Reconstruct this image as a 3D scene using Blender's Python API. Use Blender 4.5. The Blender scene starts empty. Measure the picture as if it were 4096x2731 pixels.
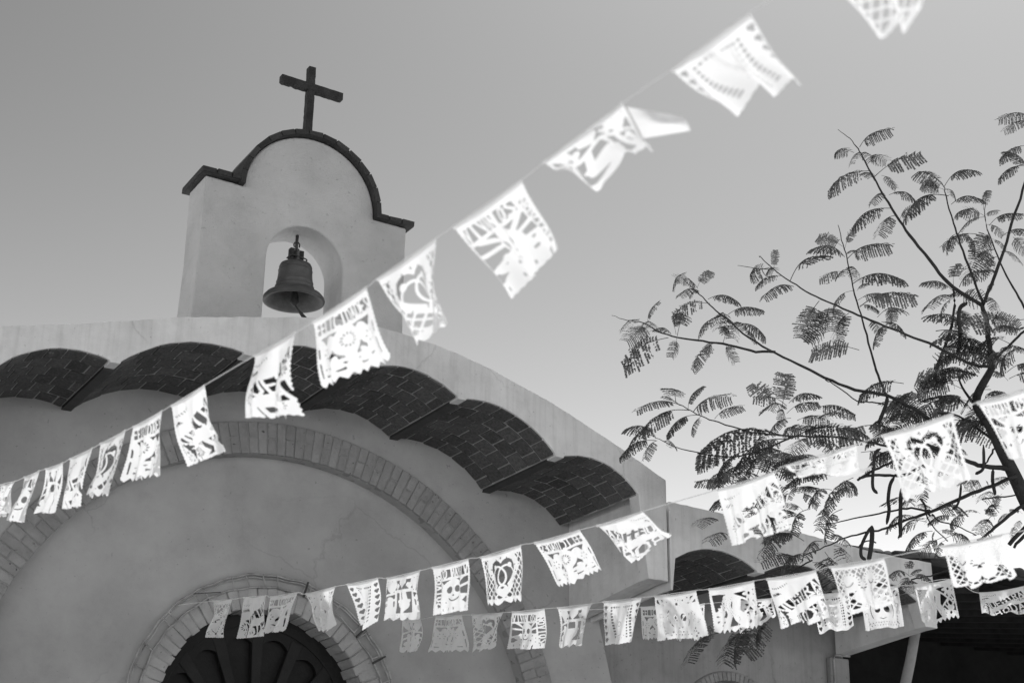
import bpy, bmesh, math, random
import numpy as np
from mathutils import Vector, Matrix
from mathutils.geometry import tessellate_polygon

rnd = random.Random(7)
scn = bpy.context.scene
col = scn.collection
rad = math.radians

# ------------------------------------------------------------------ camera
YAW, PITCH, ROLL, FPX = rad(29.63), rad(20.645), rad(.75), 6760.0      # focal length in pixels of the 4096 wide photo
CX, CY = 2048.0, 1365.5
CAM = Vector((0, 0, 1.6))
fwd = Vector((math.sin(YAW)*math.cos(PITCH), math.cos(YAW)*math.cos(PITCH), math.sin(PITCH)))
_rt = Vector((math.cos(YAW), -math.sin(YAW), 0)); _up = _rt.cross(fwd)
RT = math.cos(ROLL)*_rt + math.sin(ROLL)*_up
UP = -math.sin(ROLL)*_rt + math.cos(ROLL)*_up
cd = bpy.data.cameras.new('camera'); cam = bpy.data.objects.new('camera', cd); col.objects.link(cam)
cam.matrix_world = Matrix(((RT.x, UP.x, -fwd.x, CAM.x), (RT.y, UP.y, -fwd.y, CAM.y), (RT.z, UP.z, -fwd.z, CAM.z), (0, 0, 0, 1)))
cd.sensor_width = 36; cd.sensor_fit = 'HORIZONTAL'; cd.lens = FPX*36/4096
cd.clip_start = .1; cd.clip_end = 5000
cd.dof.use_dof = True; cd.dof.focus_distance = 12.6; cd.dof.aperture_fstop = 3.0
scn.camera = cam

# ------------------------------------------------------------------ sky, sun, exposure (black and white photograph)
SUN_AZ, SUN_EL = rad(54), rad(60)          # azimuth to the right of +Y (behind the church)
wd = bpy.data.worlds.new('World'); scn.world = wd; wd.use_nodes = True
nt = wd.node_tree; nt.nodes.clear()
sky = nt.nodes.new('ShaderNodeTexSky'); sky.sky_type = 'NISHITA'; sky.sun_disc = False
sky.sun_elevation = SUN_EL; sky.sun_rotation = SUN_AZ
sky.air_density = 1.0; sky.dust_density = .3; sky.ozone_density = 1.0
sep = nt.nodes.new('ShaderNodeVectorMath'); sep.operation = 'DOT_PRODUCT'; sep.inputs[1].default_value = (6.2, 0, -1.98)   # panchromatic film behind a red filter
bg = nt.nodes.new('ShaderNodeBackground'); bg.inputs['Strength'].default_value = .15
wo = nt.nodes.new('ShaderNodeOutputWorld')
nt.links.new(sky.outputs[0], sep.inputs[0]); mxm = nt.nodes.new('ShaderNodeMath'); mxm.operation = 'MAXIMUM'; mxm.inputs[1].default_value = .25; nt.links.new(sep.outputs['Value'], mxm.inputs[0]); nt.links.new(mxm.outputs[0], bg.inputs['Color']); nt.links.new(bg.outputs[0], wo.inputs[0])
sl = bpy.data.lights.new('sun', 'SUN'); sl.energy = 4.2; sl.angle = rad(.53); sl.color = (1, 1, 1)
sun = bpy.data.objects.new('sun', sl); col.objects.link(sun)
sv = Vector((math.sin(SUN_AZ)*math.cos(SUN_EL), math.cos(SUN_AZ)*math.cos(SUN_EL), math.sin(SUN_EL)))
sun.rotation_euler = sv.to_track_quat('Z', 'Y').to_euler(); sun.location = (0, 0, 30)
scn.view_settings.view_transform = 'Standard'; scn.view_settings.look = 'None'
scn.view_settings.exposure = 0.0; scn.view_settings.gamma = 1; scn.view_settings.use_curve_mapping = False

# ------------------------------------------------------------------ helpers
def pray(x, y):                      # source pixel -> ray with unit camera depth
    return fwd + RT*((x-CX)/FPX) - UP*((y-CY)/FPX)
def at(x, y, z):                     # source pixel at a camera depth
    return CAM + pray(x, y)*z
def disp(x, y): return (x*1.741497, y*1.741497)
def reg(ox, oy, s):                  # region of the photograph viewed at another scale -> source pixel
    return lambda x, y: (ox+s*x, oy+s*y)

def tag(o, label=None, cat=None, group=None, kind=None):
    if label: o['label'] = label
    if cat: o['category'] = cat
    if group: o['group'] = group
    if kind: o['kind'] = kind
    return o
def thing(name, loc, label, cat, group=None):
    o = bpy.data.objects.new(name, None); o.empty_display_size = .2; col.objects.link(o); o.location = loc
    return tag(o, label, cat, group)
def link(name, me, mat, parent=None):
    o = bpy.data.objects.new(name, me); col.objects.link(o)
    if mat and not me.materials: me.materials.append(mat)
    if parent:
        o.parent = parent
        if parent.type == 'EMPTY': o.matrix_parent_inverse = Matrix.Translation(-Vector(parent.location))
    return o
def mesh(name, v, f, smooth=False):
    me = bpy.data.meshes.new(name); me.from_pydata([tuple(p) for p in v], [], f); me.update()
    if smooth: me.polygons.foreach_set('use_smooth', [True]*len(me.polygons))
    return me
def ngon_extrude(name, loop, y0, y1, mat, parent, bevel=0.0, seg=2):
    """outline (x,z) extruded from y0 to y1; concave outlines welcome"""
    n = len(loop)
    v = [(x, y0, z) for x, z in loop] + [(x, y1, z) for x, z in loop]
    f = [(i, (i+1) % n, n+(i+1) % n, n+i) for i in range(n)]
    f.append(tuple(range(n))[::-1]); f.append(tuple(range(n, 2*n)))
    me = mesh(name, v, f)
    bm = bmesh.new(); bm.from_mesh(me); bmesh.ops.recalc_face_normals(bm, faces=bm.faces); bm.to_mesh(me); bm.free()
    o = link(name, me, mat, parent)
    if bevel:
        m = o.modifiers.new('bevel', 'BEVEL'); m.width = bevel; m.segments = seg; m.limit_method = 'ANGLE'; m.angle_limit = rad(40)
        m.harden_normals = False
    return o
def box(name, x0, x1, y0, y1, z0, z1, mat, parent=None, bevel=0.0):
    return ngon_extrude(name, [(x0, z0), (x1, z0), (x1, z1), (x0, z1)], y0, y1, mat, parent, bevel)
def tube(pts, rs, n=7, caps=True):
    pts = [Vector(p) for p in pts]; v = []; f = []
    N = len(pts); up = Vector((0.13, .2, 1)).normalized()
    for i, p in enumerate(pts):
        t = (pts[min(i+1, N-1)] - pts[max(i-1, 0)]).normalized()
        a = t.cross(up)
        if a.length < .1: a = t.cross(Vector((1, 0, 0)))
        a.normalize(); b = t.cross(a)
        for k in range(n):
            th = 2*math.pi*k/n; v.append(p + (a*math.cos(th) + b*math.sin(th))*rs[i])
    for i in range(N-1):
        for k in range(n):
            f.append((i*n+k, i*n+(k+1) % n, (i+1)*n+(k+1) % n, (i+1)*n+k))
    if caps: f.append(tuple(range(n))[::-1]); f.append(tuple(range((N-1)*n, N*n)))
    return v, f
def lathe(prof, n=48):
    v = []; f = []
    for r, z in prof:
        for k in range(n):
            a = 2*math.pi*k/n; v.append((r*math.cos(a), r*math.sin(a), z))
    for i in range(len(prof)-1):
        for k in range(n): f.append((i*n+k, i*n+(k+1) % n, (i+1)*n+(k+1) % n, (i+1)*n+k))
    return v, f
def merge(parts):
    v = []; f = []
    for pv, pf in parts:
        o = len(v); v += list(pv); f += [tuple(i+o for i in q) for q in pf]
    return v, f
def smooth_path(pts, n=6):
    """Catmull-Rom through points"""
    P = [Vector(p) for p in pts]; P = [2*P[0]-P[1]] + P + [2*P[-1]-P[-2]]; out = []
    for i in range(1, len(P)-2):
        for k in range(n):
            t = k/n; a, b, c, d = P[i-1], P[i], P[i+1], P[i+2]
            out.append(.5*((2*b) + (c-a)*t + (2*a-5*b+4*c-d)*t*t + (3*b-a-3*c+d)*t**3))
    out.append(P[-2]); return out

# ------------------------------------------------------------------ materials (all neutral: the photograph is black and white)
def mat_new(name):
    m = bpy.data.materials.new(name); m.use_nodes = True
    nt = m.node_tree; nt.nodes.clear()
    return m, nt, nt.nodes.new('ShaderNodeOutputMaterial')
def g(v): return (v, v, v, 1)
def noise(nt, scale, detail=5, rough=.55, vec=None):
    n = nt.nodes.new('ShaderNodeTexNoise'); n.inputs['Scale'].default_value = scale
    n.inputs['Detail'].default_value = detail; n.inputs['Roughness'].default_value = rough
    if vec: nt.links.new(vec, n.inputs['Vector'])
    return n
def ramp(nt, src, a, b, p0=.3, p1=.7):
    r = nt.nodes.new('ShaderNodeValToRGB'); r.color_ramp.elements[0].position = p0; r.color_ramp.elements[1].position = p1
    r.color_ramp.elements[0].color = g(a); r.color_ramp.elements[1].color = g(b); nt.links.new(src, r.inputs[0]); return r
def mul(nt, a, b, f=1.0):
    m = nt.nodes.new('ShaderNodeMix'); m.data_type = 'RGBA'; m.blend_type = 'MULTIPLY'; m.inputs[0].default_value = f
    nt.links.new(a, m.inputs[6]); nt.links.new(b, m.inputs[7]); return m.outputs[2]
def surf(name, base, var=.12, nscale=3, bump=.15, bscale=18, rough=.85, streak=0, specks=0, objrand=0, smear=0, fine=90, crack=0, mott=0):
    m, nt, out = mat_new(name)
    b = nt.nodes.new('ShaderNodeBsdfPrincipled'); b.inputs['Roughness'].default_value = rough
    b.inputs['Specular IOR Level'].default_value = .25
    tc = nt.nodes.new('ShaderNodeTexCoord').outputs['Object']
    if objrand:
        oi0 = nt.nodes.new('ShaderNodeObjectInfo'); vm = nt.nodes.new('ShaderNodeVectorMath'); vm.operation = 'SCALE'; vm.inputs[0].default_value = (37, 11, 53)
        nt.links.new(oi0.outputs['Random'], vm.inputs['Scale']); va = nt.nodes.new('ShaderNodeVectorMath'); va.operation = 'ADD'
        nt.links.new(tc, va.inputs[0]); nt.links.new(vm.outputs[0], va.inputs[1]); tc = va.outputs[0]
    n1 = noise(nt, nscale, 6, .6, tc)
    c = ramp(nt, n1.outputs[0], base*(1-var), base*(1+var)).outputs[0]
    if mott:
        nm = noise(nt, .55, 8, .68, tc); c = mul(nt, c, ramp(nt, nm.outputs[0], 1-mott, 1+.0, .34, .58).outputs[0])
        nm2 = noise(nt, 5.5, 8, .75, tc); c = mul(nt, c, ramp(nt, nm2.outputs[0], 1-mott*.7, 1, .33, .5).outputs[0])
    if crack:
        nw = noise(nt, 2.2, 5, .6, tc); wv = nt.nodes.new('ShaderNodeVectorMath'); wv.operation = 'MULTIPLY_ADD'; wv.inputs[1].default_value = (.28, .28, .28); nt.links.new(nw.outputs['Color'], wv.inputs[0]); nt.links.new(tc, wv.inputs[2])
        vo = nt.nodes.new('ShaderNodeTexVoronoi'); vo.feature = 'DISTANCE_TO_EDGE'; vo.inputs['Scale'].default_value = .9; nt.links.new(wv.outputs[0], vo.inputs['Vector'])
        k1 = ramp(nt, vo.outputs['Distance'], 0, 1, 0, .006); nk = noise(nt, .8, 3, .5, tc); k2 = ramp(nt, nk.outputs[0], 1, 0, .50, .60)
        mxk = nt.nodes.new('ShaderNodeMath'); mxk.operation = 'MAXIMUM'; nt.links.new(k1.outputs[0], mxk.inputs[0]); nt.links.new(k2.outputs[0], mxk.inputs[1])
        c = mul(nt, c, ramp(nt, mxk.outputs[0], 1-crack, 1, 0, 1).outputs[0])
    if streak:
        mp = nt.nodes.new('ShaderNodeMapping'); mp.inputs['Scale'].default_value = (14, 3, .7); nt.links.new(tc, mp.inputs[0])
        n2 = noise(nt, 1.6, 6, .65, mp.outputs[0]); c = mul(nt, c, ramp(nt, n2.outputs[0], 1-streak, 1, .36, .52).outputs[0])
    if specks:
        n3 = noise(nt, 34, 2, .5, tc); c = mul(nt, c, ramp(nt, n3.outputs[0], 1-specks, 1, .27, .31).outputs[0])
    if objrand:
        oi = nt.nodes.new('ShaderNodeObjectInfo'); c = mul(nt, c, ramp(nt, oi.outputs['Random'], 1-objrand, 1, 0, 1).outputs[0])
    if smear:
        oi = nt.nodes.new('ShaderNodeObjectInfo')
        ad = nt.nodes.new('ShaderNodeVectorMath'); ad.operation = 'ADD'; nt.links.new(tc, ad.inputs[0]); nt.links.new(oi.outputs['Location'], ad.inputs[1])
        n4 = noise(nt, 3.1, 7, .7, ad.outputs[0]); r4 = ramp(nt, n4.outputs[0], 0, smear, .6, .8)
        mx = nt.nodes.new('ShaderNodeMix'); mx.data_type = 'RGBA'; nt.links.new(r4.outputs[0], mx.inputs[0]); nt.links.new(c, mx.inputs[6]); mx.inputs[7].default_value = g(.45); c = mx.outputs[2]
    nt.links.new(c, b.inputs['Base Color'])
    nb = noise(nt, bscale, 7, .6, tc); nf = noise(nt, fine, 3, .5, tc)
    ad = nt.nodes.new('ShaderNodeMath'); ad.operation = 'MULTIPLY_ADD'; nt.links.new(nf.outputs[0], ad.inputs[0]); ad.inputs[1].default_value = .25; nt.links.new(nb.outputs[0], ad.inputs[2])
    bp = nt.nodes.new('ShaderNodeBump'); bp.inputs['Strength'].default_value = bump; bp.inputs['Distance'].default_value = .03
    nt.links.new(ad.outputs[0], bp.inputs['Height']); nt.links.new(bp.outputs[0], b.inputs['Normal'])
    nt.links.new(b.outputs[0], out.inputs[0]); return m
def thin(name, base, trans, var=.1, nscale=6):
    m, nt, out = mat_new(name)
    d = nt.nodes.new('ShaderNodeBsdfDiffuse'); t = nt.nodes.new('ShaderNodeBsdfTranslucent'); mx = nt.nodes.new('ShaderNodeMixShader')
    mx.inputs[0].default_value = trans
    tc = nt.nodes.new('ShaderNodeTexCoord').outputs['Object']
    c = ramp(nt, noise(nt, nscale, 4, .5, tc).outputs[0], base*(1-var), min(.95, base*(1+var))).outputs[0]
    nt.links.new(c, d.inputs[0]); nt.links.new(c, t.inputs[0]); nt.links.new(d.outputs[0], mx.inputs[1]); nt.links.new(t.outputs[0], mx.inputs[2])
    nt.links.new(mx.outputs[0], out.inputs[0]); return m

M = dict(
    plaster=surf('painted_plaster', .345, .17, 1.3, .22, 8, .9, 0, .25, crack=.16, mott=.11),
    fascia=surf('weathered_plaster', .64, .12, 2.2, .25, 10, .9, .10, .3, crack=.2, mott=.13),
    gable=surf('lime_plaster', .46, .10, 2.4, .75, 5.5, .9, 0, .2, mott=.12),
    annexwall=surf('dull_annex_plaster', .27, .14, 1.9, .2, 9, .9, .1, .25, crack=.3, mott=.2),
    concrete=surf('low_bounce_concrete', .20, .2, 2, .2, 12, .95),  # unseen canopy top, darkened to cut light bounced onto the gable front
    archbrick=surf('painted_brick', .275, .16, 7, .6, 26, .9, 0, .7, .2),
    archmortar=surf('painted_mortar', .245, .1, 8, .4, 30, .95),
    doorbrick=surf('limewashed_brick', .35, .14, 8, .5, 24, .9, 0, .4, .12),
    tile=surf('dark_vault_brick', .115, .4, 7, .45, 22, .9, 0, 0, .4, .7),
    mortar=surf('vault_mortar', .33, .35, 5, .5, 20, .95),
    steel=surf('dark_painted_steel', .045, .2, 9, .1, 30, .6),
    cap=surf('dark_cap_tile', .055, .25, 9, .4, 26, .85, 0, 0, .4, .35),
    cross=surf('weathered_dark_timber', .035, .35, 14, .6, 30, .9),
    bronze=surf('dull_bronze', .085, .3, 9, .25, 30, .6),
    iron=surf('rusty_iron', .05, .3, 30, .3, 60, .7),
    bar=surf('painted_bar', .30, .35, 14, .3, 40, .7, 0, .5),
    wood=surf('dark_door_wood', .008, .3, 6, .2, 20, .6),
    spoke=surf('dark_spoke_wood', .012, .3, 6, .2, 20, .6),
    roof=surf('white_bounce_roof', .80, .12, 2, .2, 12, .95),  # unseen roof tops, whitened to bounce sunlight onto the gable side
    ground=surf('pale_paving', .42, .15, 1.2, .2, 9, .9),
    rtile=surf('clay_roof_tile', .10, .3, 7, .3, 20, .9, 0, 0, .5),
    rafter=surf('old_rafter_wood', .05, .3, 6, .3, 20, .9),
    shedwall=surf('shade_tinted_brick_wall', .035, .3, 3, .3, 12, .95),  # near-black colour stands in for the shade inside the shed
    pole=surf('grey_pole', .26, .15, 8, .2, 20, .8),
    bark=surf('dark_bark', .035, .3, 18, .5, 40, .9),
    pod=surf('dry_seed_pod', .02, .3, 14, .2, 30, .6),
    leaf=thin('feathery_leaf', .08, .5, .45, 9),
    paper=thin('white_cut_paper', .82, .5, .03, 9),
    cord=surf('white_cord', .75, .05, 30, .1, 60, .8),
)

# ------------------------------------------------------------------ ground
go = link('ground', mesh('ground', [(-1500, -1500, 0), (1500, -1500, 0), (1500, 1500, 0), (-1500, 1500, 0)], [(0, 1, 2, 3)]), M['ground'])
go['kind'] = 'structure'

# ------------------------------------------------------------------ shared brick meshes
def brick_mesh(name, jit, seed):
    r = random.Random(seed); bm = bmesh.new(); bmesh.ops.create_cube(bm, size=1)
    bmesh.ops.bevel(bm, geom=list(bm.edges), offset=.045, segments=1, affect='EDGES', profile=.5)
    for v in bm.verts: v.co += Vector((r.uniform(-jit, jit), r.uniform(-jit, jit), r.uniform(-jit, jit)))
    me = bpy.data.meshes.new(name); bm.to_mesh(me); bm.free(); return me
def wedge_mesh(name, r0, r1, half, y0, y1, seed, mat, jit=.0022):
    r = random.Random(seed); bm = bmesh.new(); vs = []
    for y in (y0, y1):
        for rr, s in ((r0, -1), (r1, -1), (r1, 1), (r0, 1)):
            a = s*half*(1 if rr == r1 else 1.0); vs.append(bm.verts.new((rr*math.sin(a), y, rr*math.cos(a))))
    for q in ((0, 1, 2, 3), (7, 6, 5, 4), (0, 4, 5, 1), (1, 5, 6, 2), (2, 6, 7, 3), (3, 7, 4, 0)): bm.faces.new([vs[i] for i in q])
    bmesh.ops.recalc_face_normals(bm, faces=bm.faces)
    bmesh.ops.bevel(bm, geom=list(bm.edges), offset=.006, segments=2, affect='EDGES', profile=.5)
    for v in bm.verts: v.co += Vector((r.uniform(-jit, jit), r.uniform(-jit, jit)*.8, r.uniform(-jit, jit)))
    me = bpy.data.meshes.new(name); bm.to_mesh(me); bm.free(); me.materials.append(mat); return me
TILE = [brick_mesh('vault_brick', .012, s) for s in range(4)]
for t in TILE: t.materials.append(M['tile'])
CAPT = [brick_mesh('cap_tile', .012, s+20) for s in range(3)]
for t in CAPT: t.materials.append(M['cap'])

YF, YW = 10.0, 11.1                        # front of the canopy fascia, front of the wall
def arcpt(b, t):
    (x0, z0), (x1, z1), s = b
    L = math.hypot(x1-x0, z1-z0); nx, nz = -(z1-z0)/L, (x1-x0)/L; k = 4*s*t*(1-t)
    return (x0+(x1-x0)*t+nx*k, z0+(z1-z0)*t+nz*k)
def make_bays(cusps, sag, w=.036):
    out = []
    for (a, b) in zip(cusps[:-1], cusps[1:]): out.append(((a[0]+w, a[1]), (b[0]-w, b[1]), sag))
    return out
def canopy(parent, cusps, top, xl, xr, zpl, zpr, sag, pier_l, pier_r, ncourse, ntile, zback):
    bays = make_bays(cusps, sag)
    # fascia with a scalloped lower edge, and a pier at each end
    loop = list(top)
    loop += [(xr, zpr), (pier_r, zpr)]
    for b in reversed(bays):
        loop.append((b[1][0]+.001, b[1][1]-.006))
        for k in range(12, -1, -1): p_ = arcpt(b, k/12); loop.append((p_[0], p_[1]+.010))
        loop.append((b[0][0]-.001, b[0][1]-.006))
    loop += [(pier_l, zpl), (xl, zpl)]
    out = []
    for p in loop:
        if not out or math.hypot(p[0]-out[-1][0], p[1]-out[-1][1]) > .004: out.append(p)
    # slightly uneven hand-trowelled edge
    rr = random.Random(3); dense = []
    for i, p in enumerate(out):
        q = out[(i+1) % len(out)]; L = math.hypot(q[0]-p[0], q[1]-p[1]); n = max(1, int(L/.05))
        for k in range(n):
            j = .0028 if 0 < k or L < .2 else 0
            dense.append((p[0]+(q[0]-p[0])*k/n+rr.uniform(-j, j)*.4, p[1]+(q[1]-p[1])*k/n+rr.uniform(-j, j)))
    ngon_extrude('fascia', dense, YF, YF+.13, M['fascia'], parent, .008)
    # end beams running back to the wall
    for (a, b, z) in ((xl, pier_l, zpl), (pier_r, xr, zpr)):
        v = [(a, YF+.13, z), (b, YF+.13, z), (b, YW, zback(z)), (a, YW, zback(z))]
        ztop = {pier_l: cusps[0][1], pier_r: cusps[-1][1]}[b if b == pier_l else a]+.12
        v += [(p[0], p[1], ztop) for p in v]
        link('end_beam', mesh('end_beam', v, [(3, 2, 1, 0), (4, 5, 6, 7), (0, 1, 5, 4), (1, 2, 6, 5), (2, 3, 7, 6), (3, 0, 4, 7)]), M['fascia'], parent)
    # vaults: mortar shell with single bricks set in it
    y0, y1 = YF+.02, YW+.02
    for bi, b in enumerate(bays):
        v = []; f = []; n = 16
        for k in range(n+1):
            x, z = arcpt(b, k/n)
            v += [(x, YF+.03, z+.007), (x, y1, z+.007), (x, y1, z+.05), (x, YF+.03, z+.05)]
        for k in range(n):
            o = 4*k
            for q in range(4): f.append((o+q, o+(q+1) % 4, o+4+(q+1) % 4, o+4+q))
        f += [(0, 1, 2, 3), (4*n+3, 4*n+2, 4*n+1, 4*n)]
        shell = link('vault', mesh('vault', v, f), M['mortar'], parent)
        cy = (YW-YF-.012)/ncourse
        for c in range(ncourse):
            off = (.5 if c % 2 else 0)+rnd.uniform(-.12, .12)
            edges = [0.0]+[(k+off)/ntile for k in range(0 if off > .25 else 1, ntile) if .05 < (k+off)/ntile < .95]+[1.0]
            for e0, e1 in zip(edges[:-1], edges[1:]):
                p0, p1 = arcpt(b, e0+.002), arcpt(b, e1-.002)
                L = math.hypot(p1[0]-p0[0], p1[1]-p0[1])
                pm = arcpt(b, (e0+e1)/2)
                o = bpy.data.objects.new('brick', rnd.choice(TILE)); col.objects.link(o); o.parent = shell
                o.scale = (L-.009, cy-.012+rnd.uniform(-.004, .002), .03)
                a = -math.atan2(p1[1]-p0[1], p1[0]-p0[0])
                o.rotation_euler = (rnd.uniform(-.02, .02), a+rnd.uniform(-.012, .012), rnd.uniform(-.015, .015))
                mz = (pm[1]+(p0[1]+p1[1])/2)/2
                o.location = (pm[0], YF+.012+cy*(c+.5), mz+.015+rnd.uniform(-.002, .004))
    for (x, z) in cusps[1:-1]:
        # small I beam between two vaults
        v, f = [], []
        for (xa, xb, za, zb) in ((x-.034, x+.034, z-.014, z-.004), (x-.03, x+.03, z-.004, z+.06)):
            n0 = len(v); v += [(xa, YF+.128, za), (xb, YF+.128, za), (xb, y1, za), (xa, y1, za), (xa, YF+.128, zb), (xb, YF+.128, zb), (xb, y1, zb), (xa, y1, zb)]
            f += [tuple(n0+i for i in q) for q in ((3, 2, 1, 0), (4, 5, 6, 7), (0, 1, 5, 4), (1, 2, 6, 5), (2, 3, 7, 6), (3, 0, 4, 7))]
        link('steel_beam', mesh('steel_beam', v, f), M['steel'], parent)

# ================================================================== church
church = thing('church', (4.47, 11.1, 0), 'small pale plaster church with scalloped brick-vaulted canopy and arched bell gable', 'church')
AX = 4.47
top_r = [(4.47, 5.845), (4.806, 5.82), (5.064, 5.79), (5.275, 5.75), (5.525, 5.69), (6.037, 5.526), (6.526, 5.326), (7.027, 5.096)]
top_l = [(1.915, 5.28), (2.062, 5.318), (2.594, 5.445), (3.198, 5.611), (3.752, 5.728), (4.112, 5.80)]
TOP = top_l+top_r
CUSPS = [(2.02, 5.03), (2.80, 5.222), (3.687, 5.443), (4.49, 5.50), (5.29, 5.425), (6.10, 5.13), (6.815, 4.94)]
canopy(church, CUSPS, TOP, 1.915, 7.027, 4.45, 4.33, .102, 2.03, 6.856, 6, 6, lambda z: z-.09)

AC = (4.45, 3.03); RO, RI = 2.345, 2.11     # blind arch
def arch_pts(c, r, n=48, a0=0, a1=180):
    return [(c[0]+r*math.cos(rad(a0+(a1-a0)*k/n)), c[1]+r*math.sin(rad(a0+(a1-a0)*k/n))) for k in range(n+1)]
# wall: inverted U round the blind arch, right edge battered
loop = [(1.75, 0), (1.93, 4.55), (1.93, 5.2)] + [(x, z-.10) for x, z in TOP[1:-1]] + [(7.02, 4.97), (7.02, 4.5), (7.09, 4.4), (7.126, 4.27), (7.251, 3.76), (7.9, 0), (AC[0]+RI, 0)] + arch_pts(AC, RI, 56) + [(AC[0]-RI, 0)]
ngon_extrude('wall', loop, YW, YW+.3, M['plaster'], church, .012)
YR = YW+.105
DC = (4.43, 3.25); RD = .785
loop = [(AC[0]-RI-.1, 0), (AC[0]-RI-.1, AC[1])] + arch_pts(AC, RI+.1, 40)[::-1] + [(AC[0]+RI+.1, AC[1]), (AC[0]+RI+.1, 0), (DC[0]+RD+.06, 0)] + arch_pts(DC, RD+.06, 40) + [(DC[0]-RD-.06, 0)]
loop = [p for i, p in enumerate(loop) if i == 0 or math.hypot(p[0]-loop[i-1][0], p[1]-loop[i-1][1]) > .001]
ngon_extrude('recessed_wall', loop, YR, YR+.18, M['plaster'], church)
# blind arch ring
ring = arch_pts(AC, RO-.004, 72)+arch_pts(AC, RI+.004, 72)[::-1]
n = len(ring)
ba = ngon_extrude('blind_arch', ring, YW-.0115, YW+.05, M['archmortar'], church)
NB = 97; dth = math.pi/NB
W_full = [wedge_mesh('arch_brick', RI, RO, dth*.455, -.019, .10, s, M['archbrick']) for s in (1, 2)]
W_out = [wedge_mesh('arch_brick_outer', (RI+RO)/2+.005, RO, dth*.455, -.019, .10, s, M['archbrick']) for s in (3, 4)]
W_in = [wedge_mesh('arch_brick_inner', RI, (RI+RO)/2-.005, dth*.455, -.019, .10, s, M['archbrick']) for s in (5, 6)]
for k in range(NB):
    th = -math.pi/2+dth*(k+.5)
    for me in ([rnd.choice(W_full)] if k % 2 else [rnd.choice(W_out), rnd.choice(W_in)]):
        o = bpy.data.objects.new('brick', me); col.objects.link(o); o.parent = ba
        o.location = (AC[0], YW+rnd.uniform(-.003, .003), AC[1]); o.rotation_euler = (0, th+rnd.uniform(-.0012, .0012), 0)
# straight jamb bricks of the ring below the springing are out of sight; carry the ring down as plain pilasters
for s in (-1, 1):
    xa, xb = AC[0]+s*RI, AC[0]+s*RO
    box('arch_jamb', min(xa, xb), max(xa, xb), YW-.012, YW+.05, 0, AC[1]-.004, M['archmortar'], church)
# door arch of small bricks
da = ngon_extrude('door_arch', arch_pts(DC, RD+.155, 60)+arch_pts(DC, RD+.02, 60)[::-1], YR-.006, YR+.20, M['doorbrick'], church)
ND = 37; dd = math.pi/ND
W_d = [wedge_mesh('door_brick', RD+d0, RD+.15, dd*.47, -.02, .26, s, M['doorbrick'], .004) for s, d0 in ((11, 0), (12, .008), (13, -.006))]
for k in range(ND):
    o = bpy.data.objects.new('brick', rnd.choice(W_d)); col.objects.link(o); o.parent = da
    o.location = (DC[0], YR+rnd.uniform(-.004, .006), DC[1]); o.rotation_euler = (0, -math.pi/2+dd*(k+.5)+rnd.uniform(-.006, .006), 0)
for s in (-1, 1):
    xa, xb = DC[0]+s*(RD+.01), DC[0]+s*(RD+.15)
    box('door_jamb', min(xa, xb), max(xa, xb), YR-.015, YR+.24, 0, DC[1]-.003, M['doorbrick'], church)
# dark door with a fan of petal-shaped panels
yd = YR+.2
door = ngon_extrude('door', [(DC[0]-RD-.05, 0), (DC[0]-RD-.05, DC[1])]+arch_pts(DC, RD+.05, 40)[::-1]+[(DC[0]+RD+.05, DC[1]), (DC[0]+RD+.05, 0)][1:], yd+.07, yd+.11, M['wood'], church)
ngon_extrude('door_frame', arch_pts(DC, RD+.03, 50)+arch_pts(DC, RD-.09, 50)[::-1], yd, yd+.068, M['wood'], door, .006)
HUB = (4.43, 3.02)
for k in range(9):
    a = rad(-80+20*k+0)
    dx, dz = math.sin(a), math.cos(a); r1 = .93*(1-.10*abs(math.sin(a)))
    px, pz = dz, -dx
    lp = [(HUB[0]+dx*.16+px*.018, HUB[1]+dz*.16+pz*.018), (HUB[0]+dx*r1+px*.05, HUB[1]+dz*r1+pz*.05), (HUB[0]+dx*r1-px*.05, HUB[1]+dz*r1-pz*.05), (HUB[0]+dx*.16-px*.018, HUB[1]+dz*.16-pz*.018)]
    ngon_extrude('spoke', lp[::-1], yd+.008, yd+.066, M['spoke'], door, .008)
    # rounded outer end of the petal between this spoke and the next
    if k < 8:
        a2 = a+rad(10); r2 = .93*(1-.10*abs(math.sin(a2)))
        pts = []
        for j in range(13):
            b = a+rad(20*j/12); dip = .10*(1-math.sin(math.pi*j/12)**.8)
            pts.append((HUB[0]+math.sin(b)*(r2-.06-dip), HUB[1]+math.cos(b)*(r2-.06-dip)))
        outer = [(HUB[0]+math.sin(a+rad(20*j/12))*(r2+.03), HUB[1]+math.cos(a+rad(20*j/12))*(r2+.03)) for j in range(12, -1, -1)]
        ngon_extrude('petal_head', pts+outer, yd+.014, yd+.064, M['wood'], door)
# nave behind, and the sunlit roof
v = []; f = []
rt = [(x, z-.035) for x, z in TOP]; rt[0] = (1.93, rt[0][1]); rt[-1] = (7.012, rt[-1][1])
low = [(x, z-.05) for x, z in rt]
ngon_extrude('canopy_roof', rt+low[::-1], YF+.132, YW-.002, M['concrete'], church)  # split from the roof so its dark tone keeps the gable front dim
ngon_extrude('roof', rt+low[::-1], YW, 19, M['roof'], church)
box('side_wall', 1.78, 2.0, YW+.301, 19, 0, 5.02, M['plaster'], church)
box('side_wall', 6.95, 7.02, YW+.301, 19, 0, 4.85, M['plaster'], church)
box('rear_wall', 1.78, 7.02, 19.001, 19.2, 0, 5.0, M['plaster'], church)

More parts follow.
